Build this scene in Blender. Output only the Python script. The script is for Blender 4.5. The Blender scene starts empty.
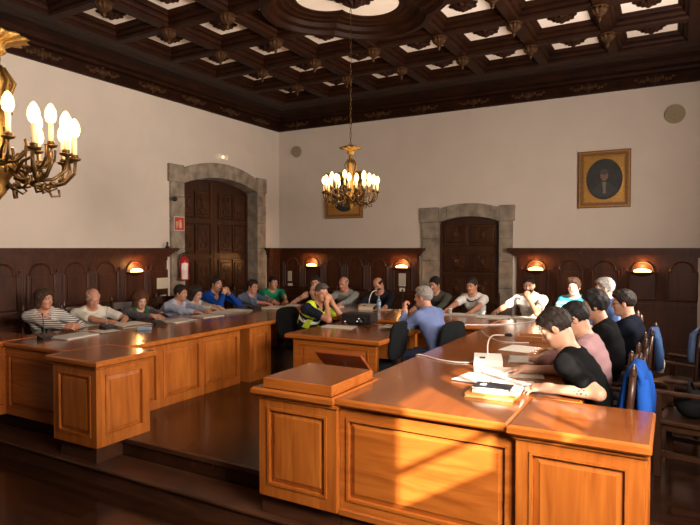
import bpy, math, random
import numpy as np
from mathutils import Vector, Matrix
random.seed(4); np.random.seed(4)
S = bpy.context.scene
COL = S.collection
R = math.radians

# ------------------------------------------------------------------ camera, world, sun, window light, exposure
EYE = 1.77                      # eye height above the raised platform (z = 0)
cam = bpy.data.cameras.new('camera'); camo = bpy.data.objects.new('camera', cam); COL.objects.link(camo)
cam.sensor_fit = 'HORIZONTAL'; cam.sensor_width = 36.0; cam.lens = 36.0 * 574 / 700
cam.clip_start = 0.05; cam.clip_end = 200
camo.location = (0, 0, EYE)
camo.rotation_euler = (R(90) - math.atan(14.5 / 574), 0, R(29.4))
S.camera = camo
S.view_settings.view_transform = 'Standard'; S.view_settings.look = 'None'
S.view_settings.gamma = 1.0; S.view_settings.use_curve_mapping = False
S.view_settings.exposure = 0.0
w = bpy.data.worlds.new('world'); S.world = w; w.use_nodes = True
bg = w.node_tree.nodes['Background']; bg.inputs[0].default_value = (0.55, 0.7, 1.0, 1); bg.inputs[1].default_value = 1.0
SUN_DIR = Vector((-0.75, 0.66, -0.45)).normalized()
sl = bpy.data.lights.new('sun', 'SUN'); sl.energy = 23.0; sl.color = (1.0, 0.84, 0.70); sl.angle = R(0.7)
so = bpy.data.objects.new('sun', sl); COL.objects.link(so); so.location = (6, -5, 5)
so.rotation_euler = SUN_DIR.to_track_quat('-Z', 'Y').to_euler()
def area(name, loc, direction, sx, sy, power, colr, spread=180):
    l = bpy.data.lights.new(name, 'AREA'); l.shape = 'RECTANGLE'; l.size = sx; l.size_y = sy; l.energy = power; l.color = colr
    l.spread = R(spread)
    o = bpy.data.objects.new(name, l); COL.objects.link(o); o.location = loc
    o.rotation_euler = Vector(direction).to_track_quat('-Z', 'Y').to_euler(); return o
# daylight that comes in through the two windows of the right wall
area('window_daylight', (1.22, 1.75, 2.25), (-0.68, 0.66, -0.58), 1.6, 0.9, 165, (1.0, 0.84, 0.70), 105)      # sky light falling on the near desk
area('window_daylight', (1.22, 1.85, 2.25), (-1, 0.28, 0.50), 1.6, 0.9, 215, (1.0, 0.86, 0.73), 88)          # light bounced up from the street
area('window_daylight', (1.22, 6.1, 2.4), (-1, 0.07, 0.34), 1.1, 1.2, 280, (1.0, 0.87, 0.76), 176)

# ------------------------------------------------------------------ helpers
def T(*v): return Matrix.Translation(Vector(v))
def RZ(a): return Matrix.Rotation(a, 4, 'Z')
def RX(a): return Matrix.Rotation(a, 4, 'X')
def RY(a): return Matrix.Rotation(a, 4, 'Y')
class MB:
    def __init__(s): s.v = []; s.f = []; s.m = []; s.cur = 0; s.M = Matrix.Identity(4)
    def add(s, vs, fs):
        b = len(s.v)
        for p in vs: s.v.append(tuple(s.M @ Vector(p)))
        for f in fs: s.f.append(tuple(b + i for i in f)); s.m.append(s.cur)
        return s
    def box(s, x0, y0, z0, x1, y1, z1, c=0.0):
        if c <= 0:
            vs = [(x0,y0,z0),(x1,y0,z0),(x1,y1,z0),(x0,y1,z0),(x0,y0,z1),(x1,y0,z1),(x1,y1,z1),(x0,y1,z1)]
            return s.add(vs, [(3,2,1,0),(4,5,6,7),(0,1,5,4),(1,2,6,5),(2,3,7,6),(3,0,4,7)])
        return s.prism([(x0,y0),(x1,y0),(x1,y1),(x0,y1)], z0, z1, c)
    def prism(s, poly, z0, z1, c=0.0, edge=False):
        """upright prism of a ccw polygon, edges chamfered by c at top and bottom"""
        n = len(poly)
        def inset(d):
            out = []
            for i in range(n):
                p0, p1, p2 = Vector(poly[i-1]), Vector(poly[i]), Vector(poly[(i+1) % n])
                a = (p1-p0).normalized(); b = (p2-p1).normalized()
                na = Vector((-a.y, a.x)); nb = Vector((-b.y, b.x)); m = na + nb
                k = m.dot(na); out.append(p1 + m * (d / k if abs(k) > 1e-6 else 0))
            return out
        if c > 0:
            levels = [(inset(c), z0), (poly, z0+c), (poly, z1-c), (inset(c), z1)]
        else: levels = [(poly, z0), (poly, z1)]
        vs = []; fs = []
        for pl, z in levels: vs += [(p[0], p[1], z) for p in pl]
        for l in range(len(levels)-1):
            for i in range(n):
                j = (i+1) % n; a = l*n; fs.append((a+i, a+j, a+n+j, a+n+i))
        fs.append(tuple(range(n-1, -1, -1))); t = (len(levels)-1)*n; fs.append(tuple(range(t, t+n)))
        s.add(vs, fs)
        if edge:
            for q in range(len(fs)-2): s.m[-len(fs)+q] = 1
        return s
    def extrude(s, poly, M, h, c=0):
        """polygon in local xy extruded to z=h under matrix M"""
        old = s.M; s.M = old @ M; s.prism(poly, 0, h, c); s.M = old; return s
    def tube(s, pts, r, n=8, caps=True):
        pts = [Vector(p) for p in pts]; k = len(pts); rs = r if isinstance(r, (list, tuple)) else [r]*k
        vs = []; fs = []; prev = None
        for i, p in enumerate(pts):
            d = (pts[min(i+1,k-1)] - pts[max(i-1,0)]).normalized()
            if prev is None: a = d.orthogonal().normalized()
            else: a = (prev - d*prev.dot(d)).normalized()
            prev = a; b = d.cross(a)
            for j in range(n):
                t = 2*math.pi*j/n; vs.append(p + (a*math.cos(t) + b*math.sin(t))*rs[i])
        for i in range(k-1):
            for j in range(n):
                q = (j+1) % n; fs.append((i*n+j, i*n+q, (i+1)*n+q, (i+1)*n+j))
        if caps: fs.append(tuple(range(n-1,-1,-1))); fs.append(tuple(range((k-1)*n, k*n)))
        return s.add(vs, fs)
    def lathe(s, prof, n=16, c=(0,0,0), lobes=0, amp=0.0):
        vs = []; fs = []; k = len(prof)
        for (r, z) in prof:
            for j in range(n):
                t = 2*math.pi*j/n; rr = r*(1 + amp*math.cos(lobes*t)) if lobes else r
                vs.append((c[0]+rr*math.cos(t), c[1]+rr*math.sin(t), c[2]+z))
        for i in range(k-1):
            for j in range(n):
                q = (j+1) % n; fs.append((i*n+j, i*n+q, (i+1)*n+q, (i+1)*n+j))
        fs.append(tuple(range(n-1,-1,-1))); fs.append(tuple(range((k-1)*n, k*n)))
        return s.add(vs, fs)
    def ball(s, c, r, n=12, m=8):
        r = r if isinstance(r, (tuple, list)) else (r, r, r)
        vs = [(c[0], c[1], c[2]-r[2])]; fs = []
        for i in range(1, m):
            ph = -math.pi/2 + math.pi*i/m
            for j in range(n):
                t = 2*math.pi*j/n
                vs.append((c[0]+r[0]*math.cos(ph)*math.cos(t), c[1]+r[1]*math.cos(ph)*math.sin(t), c[2]+r[2]*math.sin(ph)))
        vs.append((c[0], c[1], c[2]+r[2])); top = len(vs)-1
        for j in range(n): fs.append((0, 1+(j+1) % n, 1+j)); fs.append((top, 1+(m-2)*n+j, 1+(m-2)*n+(j+1) % n))
        for i in range(m-2):
            for j in range(n):
                q = (j+1) % n; a = 1+i*n; fs.append((a+j, a+q, a+n+q, a+n+j))
        return s.add(vs, fs)
    def sheet(s, f, nu, nv, thick):
        """a thin sheet with real thickness: f(u,v) -> top point, thickness along -normal approx -z or given"""
        vs = []; fs = []
        for i in range(nu+1):
            for j in range(nv+1): vs.append(Vector(f(i/nu, j/nv)))
        N = len(vs); t = Vector(thick)
        vs += [p + t for p in vs]; W = nv+1
        for i in range(nu):
            for j in range(nv):
                a = i*W+j; fs.append((a, a+W, a+W+1, a+1)); fs.append((N+a, N+a+1, N+a+W+1, N+a+W))
        for i in range(nu):
            a = i*W; fs.append((a, N+a, N+a+W, a+W)); a = i*W+nv; fs.append((a, a+W, N+a+W, N+a))
        for j in range(nv):
            a = j; fs.append((a, a+1, N+a+1, N+a)); a = nu*W+j; fs.append((a, N+a, N+a+1, a+1))
        return s.add(vs, fs)
    def build(s, name, mat, parent=None, smooth=False, loc=None):
        me = bpy.data.meshes.new(name); me.from_pydata(s.v, [], s.f)
        for m in (mat if isinstance(mat, (list, tuple)) else [mat]): me.materials.append(m)
        me.polygons.foreach_set('material_index', s.m)
        if smooth: me.polygons.foreach_set('use_smooth', [True]*len(s.f))
        me.update()
        import bmesh
        bm = bmesh.new(); bm.from_mesh(me); bmesh.ops.recalc_face_normals(bm, faces=bm.faces); bm.to_mesh(me); bm.free()
        o = bpy.data.objects.new(name, me); COL.objects.link(o)
        if parent is not None: o.parent = parent
        if loc is not None: o.location = loc
        return o
def tag(o, label, cat, group=None):
    o['label'] = label; o['category'] = cat
    if group: o['group'] = group
    return o
def thing(name, label, cat, loc=(0,0,0), rz=0.0, group=None):
    o = bpy.data.objects.new(name, None); COL.objects.link(o); o.location = loc; o.rotation_euler = (0, 0, rz)
    o.empty_display_size = 0.1
    return tag(o, label, cat, group)
def struct(o): o['kind'] = 'structure'; return o
def copy_tree(o, parent=None):
    c = o.copy(); COL.objects.link(c); c.parent = parent
    for ch in list(o.children): copy_tree(ch, c)
    return c
def dup(root, loc, rz, label, group=None):
    c = copy_tree(root); c.location = loc; c.rotation_euler = (0, 0, rz); c['label'] = label
    if group: c['group'] = group
    return c

# ------------------------------------------------------------------ materials
MATS = {}
def mat(name, col, rough=0.5, metal=0.0, spec=0.5, emis=None, strength=0.0, noise=0.0, nscale=30, bump=0.0, trans=0.0, coat=0.0):
    if name in MATS: return MATS[name]
    m = bpy.data.materials.new(name); m.use_nodes = True; nt = m.node_tree; b = nt.nodes['Principled BSDF']
    b.inputs['Base Color'].default_value = (*col, 1); b.inputs['Roughness'].default_value = rough
    b.inputs['Metallic'].default_value = metal; b.inputs['Specular IOR Level'].default_value = spec
    b.inputs['Transmission Weight'].default_value = trans; b.inputs['Coat Weight'].default_value = coat
    if emis: b.inputs['Emission Color'].default_value = (*emis, 1); b.inputs['Emission Strength'].default_value = strength
    if noise or bump:
        tc = nt.nodes.new('ShaderNodeTexCoord'); n = nt.nodes.new('ShaderNodeTexNoise')
        n.inputs['Scale'].default_value = nscale; n.inputs['Detail'].default_value = 5
        nt.links.new(tc.outputs['Object'], n.inputs['Vector'])
        if noise:
            r = nt.nodes.new('ShaderNodeValToRGB')
            r.color_ramp.elements[0].position = 0.3; r.color_ramp.elements[1].position = 0.7
            r.color_ramp.elements[0].color = (*[c*(1-noise) for c in col], 1); r.color_ramp.elements[1].color = (*[min(1, c*(1+noise)) for c in col], 1)
            nt.links.new(n.outputs['Fac'], r.inputs['Fac']); nt.links.new(r.outputs['Color'], b.inputs['Base Color'])
        if bump:
            bp = nt.nodes.new('ShaderNodeBump'); bp.inputs['Strength'].default_value = bump; bp.inputs['Distance'].default_value = 0.01
            nt.links.new(n.outputs['Fac'], bp.inputs['Height']); nt.links.new(bp.outputs['Normal'], b.inputs['Normal'])
    MATS[name] = m; return m
def wood(name, c1, c2, stretch, rough, spec=0.5, coat=0.0, scale=1.0, planks=None):
    """stretch: scale vector, small along the grain"""
    m = bpy.data.materials.new(name); m.use_nodes = True; nt = m.node_tree; b = nt.nodes['Principled BSDF']
    tc = nt.nodes.new('ShaderNodeTexCoord'); mp = nt.nodes.new('ShaderNodeMapping'); mp.inputs['Scale'].default_value = [x*scale for x in stretch]
    nt.links.new(tc.outputs['Object'], mp.inputs['Vector'])
    n = nt.nodes.new('ShaderNodeTexNoise'); n.inputs['Scale'].default_value = 1.0; n.inputs['Detail'].default_value = 6; n.inputs['Distortion'].default_value = 1.2
    nt.links.new(mp.outputs[0], n.inputs['Vector'])
    r = nt.nodes.new('ShaderNodeValToRGB'); e = r.color_ramp.elements
    e[0].position = 0.32; e[1].position = 0.68; e[0].color = (*c1, 1); e[1].color = (*c2, 1)
    nt.links.new(n.outputs['Fac'], r.inputs['Fac'])
    src = r.outputs['Color']
    if planks:
        br = nt.nodes.new('ShaderNodeTexBrick'); br.inputs['Scale'].default_value = 1.0
        br.inputs['Brick Width'].default_value = planks[0]; br.inputs['Row Height'].default_value = planks[1]
        br.inputs['Mortar Size'].default_value = planks[2]; br.inputs['Color1'].default_value = (0.75,0.75,0.75,1); br.inputs['Color2'].default_value = (1.15,1.15,1.15,1)
        br.inputs['Mortar'].default_value = (0.25,0.25,0.25,1)
        nt.links.new(tc.outputs['Object'], br.inputs['Vector'])
        mx = nt.nodes.new('ShaderNodeMix'); mx.data_type = 'RGBA'; mx.blend_type = 'MULTIPLY'; mx.inputs['Factor'].default_value = 1
        nt.links.new(src, mx.inputs[6]); nt.links.new(br.outputs['Color'], mx.inputs[7]); src = mx.outputs[2]
    nt.links.new(src, b.inputs['Base Color'])
    bp = nt.nodes.new('ShaderNodeBump'); bp.inputs['Strength'].default_value = 0.02 if coat >= .3 else 0.08; bp.inputs['Distance'].default_value = 0.004
    nt.links.new(n.outputs['Fac'], bp.inputs['Height']); nt.links.new(bp.outputs['Normal'], b.inputs['Normal'])
    b.inputs['Roughness'].default_value = rough; b.inputs['Specular IOR Level'].default_value = spec; b.inputs['Coat Weight'].default_value = coat
    b.inputs['Coat Roughness'].default_value = 0.12
    return m
M_plaster = mat('plaster', (0.60, 0.515, 0.435), 0.9, noise=0.03, nscale=2.5, bump=0.05)
M_panelwhite = mat('panel_plaster', (0.88, 0.78, 0.68), 0.85)
M_stone = mat('grey_stone', (0.25, 0.20, 0.15), 0.85, noise=0.42, nscale=5.0, bump=0.5)
M_desk = wood('desk_wood_upright', (0.29, 0.074, 0.010), (0.46, 0.140, 0.022), (14, 14, 1.3), 0.32, coat=0.08)
M_deskh = wood('desk_wood_level', (0.29, 0.074, 0.010), (0.46, 0.140, 0.022), (1.4, 14, 14), 0.32, coat=0.08)
M_top = wood('table_top_wood', (0.19, 0.050, 0.009), (0.28, 0.080, 0.015), (10, 1.0, 10), 0.2, coat=0.35)
M_toph = wood('table_top_wood_across', (0.19, 0.050, 0.009), (0.28, 0.080, 0.015), (1.0, 10, 10), 0.2, coat=0.35)
M_wains = wood('wainscot_wood', (0.036, 0.010, 0.004), (0.070, 0.020, 0.007), (9, 9, 1.0), 0.48, spec=.28)
M_ceil = wood('ceiling_wood', (0.011, 0.003, 0.001), (0.024, 0.0068, 0.0022), (3, 3, 3), 0.55, spec=.12)
M_carve = mat('carved_gilt_wood', (0.045, 0.018, 0.005), 0.65, spec=.2, noise=0.4, nscale=25)
M_door = wood('door_wood', (0.020, 0.006, 0.003), (0.046, 0.015, 0.006), (8, 8, 1), 0.38)
M_doorc = wood('door_carved_wood', (0.030, 0.009, 0.004), (0.065, 0.021, 0.008), (8, 8, 1), 0.28)
M_floor = wood('floor_boards', (0.022, 0.008, 0.004), (0.046, 0.016, 0.007), (2.0, 12, 3), 0.22, coat=0.1, planks=(1.6, 0.14, 0.006))
M_step = wood('step_wood', (0.040, 0.015, 0.008), (0.085, 0.033, 0.015), (2, 12, 12), 0.35)
M_chair = wood('chair_wood', (0.028, 0.010, 0.005), (0.055, 0.022, 0.009), (9, 9, 2), 0.35)
M_chairl = wood('chair_wood_pale', (0.28, 0.11, 0.04), (0.36, 0.15, 0.055), (9, 9, 2), 0.3)
M_lect = wood('lectern_red_wood', (0.20, 0.045, 0.015), (0.30, 0.07, 0.02), (1.2, 10, 10), 0.28)
M_brass = mat('brass', (0.20, 0.105, 0.022), 0.45, 0.8, noise=0.35, nscale=40)
M_brassd = mat('dark_brass', (0.085, 0.045, 0.014), 0.42, 0.8, noise=0.3, nscale=40)
M_gold = mat('gilt_frame', (0.50, 0.27, 0.06), 0.38, 0.55, noise=0.25, nscale=40)
M_frame = mat('brown_frame', (0.20, 0.085, 0.025), 0.4, noise=0.2, nscale=30)
M_candle = mat('candle_cream', (0.80, 0.62, 0.32), 0.5)
M_bulb = mat('glowing_bulb', (1, 0.9, 0.6), 0.3, emis=(1.0, 0.74, 0.27), strength=3.4)
M_black = mat('black_plastic', (0.012, 0.012, 0.013), 0.4)
M_blackf = mat('black_fabric', (0.007, 0.008, 0.009), 0.95, spec=.15)
M_white = mat('white_plastic', (0.78, 0.76, 0.70), 0.45)
M_cream = mat('cream_plastic', (0.55, 0.48, 0.37), 0.5)
M_paper = mat('paper', (0.64, 0.59, 0.51), 0.85, noise=0.03, nscale=18)
M_paper2 = mat('printed_paper', (0.54, 0.50, 0.44), 0.85, noise=0.10, nscale=60)
M_red = mat('red_paint', (0.36, 0.012, 0.014), 0.3)
M_steel = mat('steel', (0.6, 0.6, 0.6), 0.3, 1.0)
M_disc = mat('speaker_grille', (0.33, 0.26, 0.16), 0.8, noise=0.12, nscale=60)
M_bulb.cycles.emission_sampling = 'NONE'

# ------------------------------------------------------------------ room shell
XL, XR, YB, YF, ZF, ZC = -7.86, 1.26, 10.65, -0.62, -0.32, 4.40
ZTOP = 4.95
def slab(name, x0, y0, z0, x1, y1, z1, m): return struct(MB().box(x0, y0, z0, x1, y1, z1).build(name, m))
slab('floor', XL-.1, YF-.1, ZF-.12, XR+.1, YB+.1, ZF, M_floor)
plat = struct(MB().box(XL, 3.60, ZF, XR, YB, 0.0).build('floor_platform', M_floor))
stp = MB(); stp.box(XL, 3.28, ZF, XR, 3.59, -0.17); stp.box(XL, 3.255, -0.19, XR, 3.595, -0.16, .008); stp.box(XL, 3.575, -0.035, XR, 3.62, 0.003)
struct(stp.build('floor_step', M_step))
def wall_with_hole(name, fixed, axis, a0, a1, z0, z1, holes, thick, m):
    """wall in plane axis=fixed (towards +thick); holes: list of (h0,h1,zb,outline top fn or zt)"""
    mb = MB()
    cuts = sorted(holes); cur = a0
    def bx(p, q, zb, zt):
        if q-p < 1e-4 or zt-zb < 1e-4: return
        if axis == 'x': mb.box(min(fixed, fixed+thick), p, zb, max(fixed, fixed+thick), q, zt)
        else: mb.box(p, min(fixed, fixed+thick), zb, q, max(fixed, fixed+thick), zt)
    for (h0, h1, zb, zt) in cuts:
        bx(cur, h0, z0, z1)
        bx(h0, h1, z0, zb); bx(h0, h1, zt, z1); cur = h1
    bx(cur, a1, z0, z1)
    return struct(mb.build(name, m))
wall_with_hole('wall_left', XL, 'x', YF, YB, ZF, ZTOP, [(7.60, 9.90, 0, 3.16)], -0.40, M_plaster)
wall_with_hole('wall_back', YB, 'y', XL-.12, XR+.12, ZF, ZTOP, [(-4.05, -2.76, 0, 2.40)], 0.12, M_plaster)
wall_with_hole('wall_front', YF, 'y', XL-.12, XR+.12, ZF, ZTOP, [], -0.12, M_wains)
W1 = (0.817, 2.40, 1.78, 3.0); W2 = (5.50, 6.70, 1.79, 3.1)
wall_with_hole('wall_right', XR, 'x', YF, YB, ZF, ZTOP, [W1, W2], 0.05, M_plaster)
# windows of the right wall (outside the frame, they let the sun in)
m = MB(); x0, x1 = XR+.004, XR+.045
for (a, b) in ((1.39, 1.61), (1.80, 1.85), (2.13, 2.19)): m.box(x0, a, 1.78, x1, b, 3.0)
m.box(x0, .817, 2.00, x1, 2.40, 2.035)
wn = struct(m.build('window_1', M_wains))
m = MB(); m.box(XR+.005, .80, 2.46, XR+.02, 2.42, 3.02); m.build('added_sun_blocker', M_cream, wn)  # added unseen panel, keeps sun out of the upper part of this window
m = MB(); m.box(x0, 5.94, 1.79, x1, 6.0, 3.1); m.box(x0, 5.5, 2.28, x1, 6.7, 2.32)
struct(m.build('window_2', M_wains))

# ------------------------------------------------------------------ ceiling with coffers
CX = [-6.3 + 1.0*k for k in range(7)]; CY = [8.90 - 0.985*k for k in range(9)]
X0, X1 = CX[0]-.5, CX[-1]+.5; Y1, Y0 = CY[0]+.4925, CY[-1]-.4925
ZBm, ZP = 4.685, 4.785
QX, QY = -3.3, 5.945
def quat(r, n=96, c=.38):
    out = []
    for k in range(n):
        t = 2*math.pi*k/n; best = 0
        for i in range(4):
            dl = t - i*math.pi/2; q = r*r - (c*math.sin(dl))**2
            if q > 0 and math.cos(dl) > 0: best = max(best, c*math.cos(dl) + math.sqrt(q))
        out.append((QX + best*math.cos(t), QY + best*math.sin(t)))
    return out
def quat_in(x, y, r, c=.38):
    dx, dy = x-QX, y-QY
    return any((dx-c*math.cos(i*math.pi/2))**2+(dy-c*math.sin(i*math.pi/2))**2 < r*r for i in range(4))
mb = MB()
def ring(mb, c, pr):
    """stepped square recess, pr = list of (half, z)"""
    vs = []; fs = []
    for h, z in pr: vs += [(c[0]-h, c[1]-h*.985, z), (c[0]+h, c[1]-h*.985, z), (c[0]+h, c[1]+h*.985, z), (c[0]-h, c[1]+h*.985, z)]
    near = math.hypot(c[0]-QX, c[1]-QY) < 1.6
    for i in range(len(pr)-1):
        for j in range(4):
            q = (j+1) % 4; f = (i*4+j, i*4+q, i*4+4+q, i*4+4+j)
            if not near: fs.append(f); continue
            A, B, C_, D_ = [Vector(vs[k]) for k in f]; n = 40               # cut away where the quatrefoil moulding sits
            for e in range(n):
                t0, t1 = e/n, (e+1)/n; p = [A.lerp(B, t0), A.lerp(B, t1), D_.lerp(C_, t1), D_.lerp(C_, t0)]
                m_ = sum(p, Vector())/4
                if not quat_in(m_.x, m_.y, .765): mb.add(p, [(0, 1, 2, 3)])
    mb.add(vs, fs)
coffer = [(.5, ZBm-.06), (.44, ZBm-.06), (.42, ZBm-.035), (.42, ZBm-.01), (.395, ZBm-.01), (.38, ZBm+.02), (.38, ZBm+.05), (.35, ZBm+.055), (.335, ZBm+.075), (.32, ZBm+.08), (.315, ZP-.01), (.31, ZP), (.31, ZP+.03)]
for x in CX:
    for y in CY:
        if (x, y) == (CX[3], CY[3]): continue
        ring(mb, (x, y), coffer)
mb.box(XL-.12, YF-.12, ZP+.03, XR+.12, YB+.12, ZP+.10)
# cornice running round the room: stepped profile from the walls to the coffers
prof = [(0, ZC), (.05, ZC), (.07, ZC+.03), (.07, ZC+.17), (.13, ZC+.185), (.15, ZC+.225), (.26, ZC+.235), (.28, ZC+.27), (.30, ZC+.30), (.52, ZC+.33), (.55, ZC+.28), (.66, ZC+.26), (.70, ZC+.24), (.78, ZC+.24), (.80, ZBm+.02-.06), (1.0, ZBm-.06)]
def corn_level(d, z):
    t = d
    return [(XL+(X0-XL)*t, YF+(Y0-YF)*t, z), (XR+(X1-XR)*t, YF+(Y0-YF)*t, z), (XR+(X1-XR)*t, YB+(Y1-YB)*t, z), (XL+(X0-XL)*t, YB+(Y1-YB)*t, z)]
vs = []; fs = []
for d, z in prof: vs += corn_level(d, z)
for i in range(len(prof)-1):
    for j in range(4): q = (j+1) % 4; fs.append((i*4+j, i*4+q, i*4+4+q, i*4+4+j))
mb.add(vs, fs)
ceil = struct(mb.build('ceiling', M_ceil))
# quatrefoil over the middle
qp = [(.80, ZP), (.80, ZBm-.05), (.76, ZBm-.09), (.70, ZBm-.09), (.68, ZBm-.04), (.62, ZBm-.02), (.60, ZBm+.03), (.54, ZBm+.035), (.52, ZBm+.05), (.46, ZBm+.055), (.44, ZP-.03), (.385, ZP-.025), (.37, ZP-.01)]
vs = []; fs = []; n = 96
for r, z in qp: vs += [(p[0], p[1], z) for p in quat(r)]
for i in range(len(qp)-1):
    for j in range(n): q = (j+1) % n; fs.append((i*n+j, i*n+q, i*n+n+q, i*n+n+j))
MB().add(vs, fs).build('quatrefoil_moulding', M_ceil, ceil)
MB().prism(quat(.40), ZP-.012, ZP+.02).build('quatrefoil_panel', M_panelwhite, ceil)
mb = MB(); mb.lathe([(.30, 0), (.31, -.02), (.22, -.05), (.2, -.08), (.11, -.10), (.09, -.15), (.03, -.19)], 48, (QX, QY, ZP-.012), lobes=8, amp=.22)
mb.build('quatrefoil_rosette', M_ceil, ceil)
# panels, leafy bosses, pendants
ros = MB(); ros.lathe([(.165, 0), (.16, -.02), (.11, -.035), (.10, -.055), (.05, -.07), (.015, -.10)], 40, (0, 0, 0), lobes=8, amp=.13)
ros_o = None; pan_o = None
pen = MB(); pen.lathe([(.12, .0), (.13, -.015), (.095, -.03)], 16); pen.lathe([(.04, -.02), (.105, -.03), (.11, -.06), (.085, -.10), (.045, -.125)], 40, lobes=10, amp=.10); pen.lathe([(.04, -.12), (.05, -.135), (.025, -.15), (.03, -.175), (.022, -.20), (.005, -.225)], 12)
pen_o = None
for ix, x in enumerate(CX):
    for iy, y in enumerate(CY):
        if (ix, iy) == (3, 3): continue
        if pan_o is None:
            pan_o = MB().box(-.31, -.31, 0, .31, .31, .02).build('ceiling_panel', M_panelwhite, ceil, loc=(x, y, ZP)); p = pan_o
            ros_o = ros.build('ceiling_rosette', M_ceil, ceil, loc=(x, y, ZP)); 
        else:
            p = pan_o.copy(); COL.objects.link(p); p.location = (x, y, ZP)
            if math.hypot(x-QX, y-QY) > 1.2: q = ros_o.copy(); COL.objects.link(q); q.location = (x, y, ZP)
for ix in range(6):
    for iy in range(8):
        x, y = CX[ix]+.5, CY[iy]-.4925
        if quat_in(x, y, .85): continue
        if pen_o is None: pen_o = pen.build('ceiling_pendant', M_carve, ceil, loc=(x, y, ZBm-.06)); pen_o.scale = (.82, .82, .82)
        else: p = pen_o.copy(); COL.objects.link(p); p.location = (x, y, ZBm-.06)
# carved leaf ornaments on the cornice frieze
orn = MB()
for sx in (-1, 1):
    for i in range(5): orn.ball((sx*(.05+.055*i), 0, .02*math.sin(i*1.9)), (.036, .024, .05-.006*i), 8, 6)
orn.ball((0, 0, .0), (.055, .035, .06), 8, 6); orn.ball((0, 0, .075), (.025, .025, .025), 8, 6); orn.ball((0, 0, -.07), (.022, .022, .022), 8, 6)
o0 = orn.build('cornice_carving', M_carve, ceil, loc=(XL+.085, 9.9, ZC+.10)); o0.rotation_euler = (0, 0, R(90))
for y in [9.9 - .985*k for k in range(1, 9)]:
    c = o0.copy(); COL.objects.link(c); c.location = (XL+.085, y, ZC+.10)
for k in range(9):
    c = o0.copy(); COL.objects.link(c); c.location = (-7.3+1.0*k, YB-.085, ZC+.10); c.rotation_euler = (0, 0, 0)

# ------------------------------------------------------------------ wainscot
ZW = EYE
WH = ZW
def wainscot(name, M, u0, u1, arches, pitch, end0=True, end1=True):
    """panelling along local +x from u0 to u1, wall plane at y=0, room at -y"""
    mb = MB(); mb.M = M
    mb.box(u0, -.055, 0, u1, 0, 1.60)                                  # backing
    mb.box(u0, -.075, 1.555, u1, 0, 1.62)                              # frieze
    for (d, za, zb) in ((.10, 1.615, 1.65), (.125, 1.65, 1.675), (.16, 1.675, 1.71), (.20, 1.71, 1.735), (.215, 1.735, WH)):
        mb.box(u0-(d-.07 if end0 else 0), -d, za, u1+(d-.07 if end1 else 0), 0, zb)
    mb.box(u0, -.085, 0, u1, 0, .14); mb.box(u0, -.075, .78, u1, 0, .86)
    for a in arches:
        hw = min(.205, pitch*.37)
        # shouldered arch moulding
        pts = [(a-hw, -.06, .92), (a-hw, -.06, 1.385), (a-hw*.78, -.06, 1.39)]
        for k in range(0, 13):
            t = math.pi - math.pi*k/12; pts.append((a+hw*.78*math.cos(t), -.06, 1.40+.145*math.sin(t)))
        pts += [(a+hw*.78, -.06, 1.39), (a+hw, -.06, 1.385), (a+hw, -.06, .92), (a-hw, -.06, .92)]
        mb.tube(pts, .018, 6, False)
        mb.box(a-hw*.7, -.07, .98, a+hw*.7, -.05, 1.36, 0)
        mb.box(a-hw, -.07, .24, a+hw, -.05, .70); mb.box(a-hw*.8, -.08, .28, a+hw*.8, -.05, .66)
        for s in (-1, 1):                                              # fluted pilaster halves
            for q in (.415, .455, .495):
                uu = a+s*pitch*q
                if u0+.01 < uu < u1-.01: mb.tube([(uu, -.056, .9), (uu, -.056, 1.42)], .008, 6)
            uu = a+s*pitch*.46
            if u0+.06 < uu < u1-.06: mb.box(uu-.022, -.08, 1.42, uu+.022, -.05, 1.46)
    return struct(mb.build(name, M_wains))
ML = T(XL, 0, 0) @ RZ(R(90))          # local x -> +Y, local -y -> +X
WP = .54
archL = [6.55 - WP*k for k in range(-0, 13)]
wainscot('trim_1', ML, YF, 7.25, [a for a in archL if a > -.3] + [7.05], WP, False, True)
wainscot('trim_2', ML, 10.13+.05, YB, [10.4], .40, True, False)
MBk = T(0, YB, 0)
archB = [-6.91+.54*k for k in range(-1, 5)]
wainscot('trim_3', MBk, XL, -4.41, archB, .54, False, True)
archR = [-2.14 + .567*k for k in range(0, 5)]
wainscot('trim_4', MBk, -2.48, .34, archR[:5], .567, True, True)
# sconces
def sconce(name_label, loc, rz):
    t = thing('wall_sconce', name_label, 'wall lamp', loc, rz, 'lit sconces on the dark panelling')
    # local: wall at y=0, room at -y
    mb = MB(); n = 16; vs = []; fs = []
    prof = [(.03, -.075), (.09, -.055), (.155, -.02), (.172, .0), (.16, .0), (.14, -.018), (.02, -.05)]
    for r, z in prof:
        for j in range(n+1):
            a = math.pi + math.pi*j/n; vs.append((r*1.12*math.cos(a), r*.62*math.sin(a), z))
    for i in range(len(prof)-1):
        for j in range(n): b = i*(n+1)+j; fs.append((b, b+1, b+n+2, b+n+1))
    mb.add(vs, fs); mb.build('bowl', M_wains, t, True)
    mb = MB(); mb.box(-.15, -.006, -.02, .15, 0, .02); mb.build('back_plate', M_wains, t)
    mb = MB(); mb.ball((0, -.045, .012), (.13, .036, .045), 14, 8); mb.build('bulb', mat('sconce_bulb', (1, .85, .6), .4, emis=(1, .55, .17), strength=9), t, True)
    mats = MATS['sconce_bulb']; mats.cycles.emission_sampling = 'NONE'
    l = bpy.data.lights.new('sconce_light', 'POINT'); l.energy = 8.0; l.color = (1, .46, .14); l.shadow_soft_size = .03
    lo = bpy.data.objects.new('sconce_light', l); COL.objects.link(lo); lo.parent = t; lo.location = (0, -.10, .095)
    return t
sconce('lit sconce on the left wall panelling, near the red extinguisher', (XL+.062, 6.55, 1.375), R(90))
sconce('lit sconce on the back panelling nearest the left corner', (-6.91, YB-.062, 1.375), 0)
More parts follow.
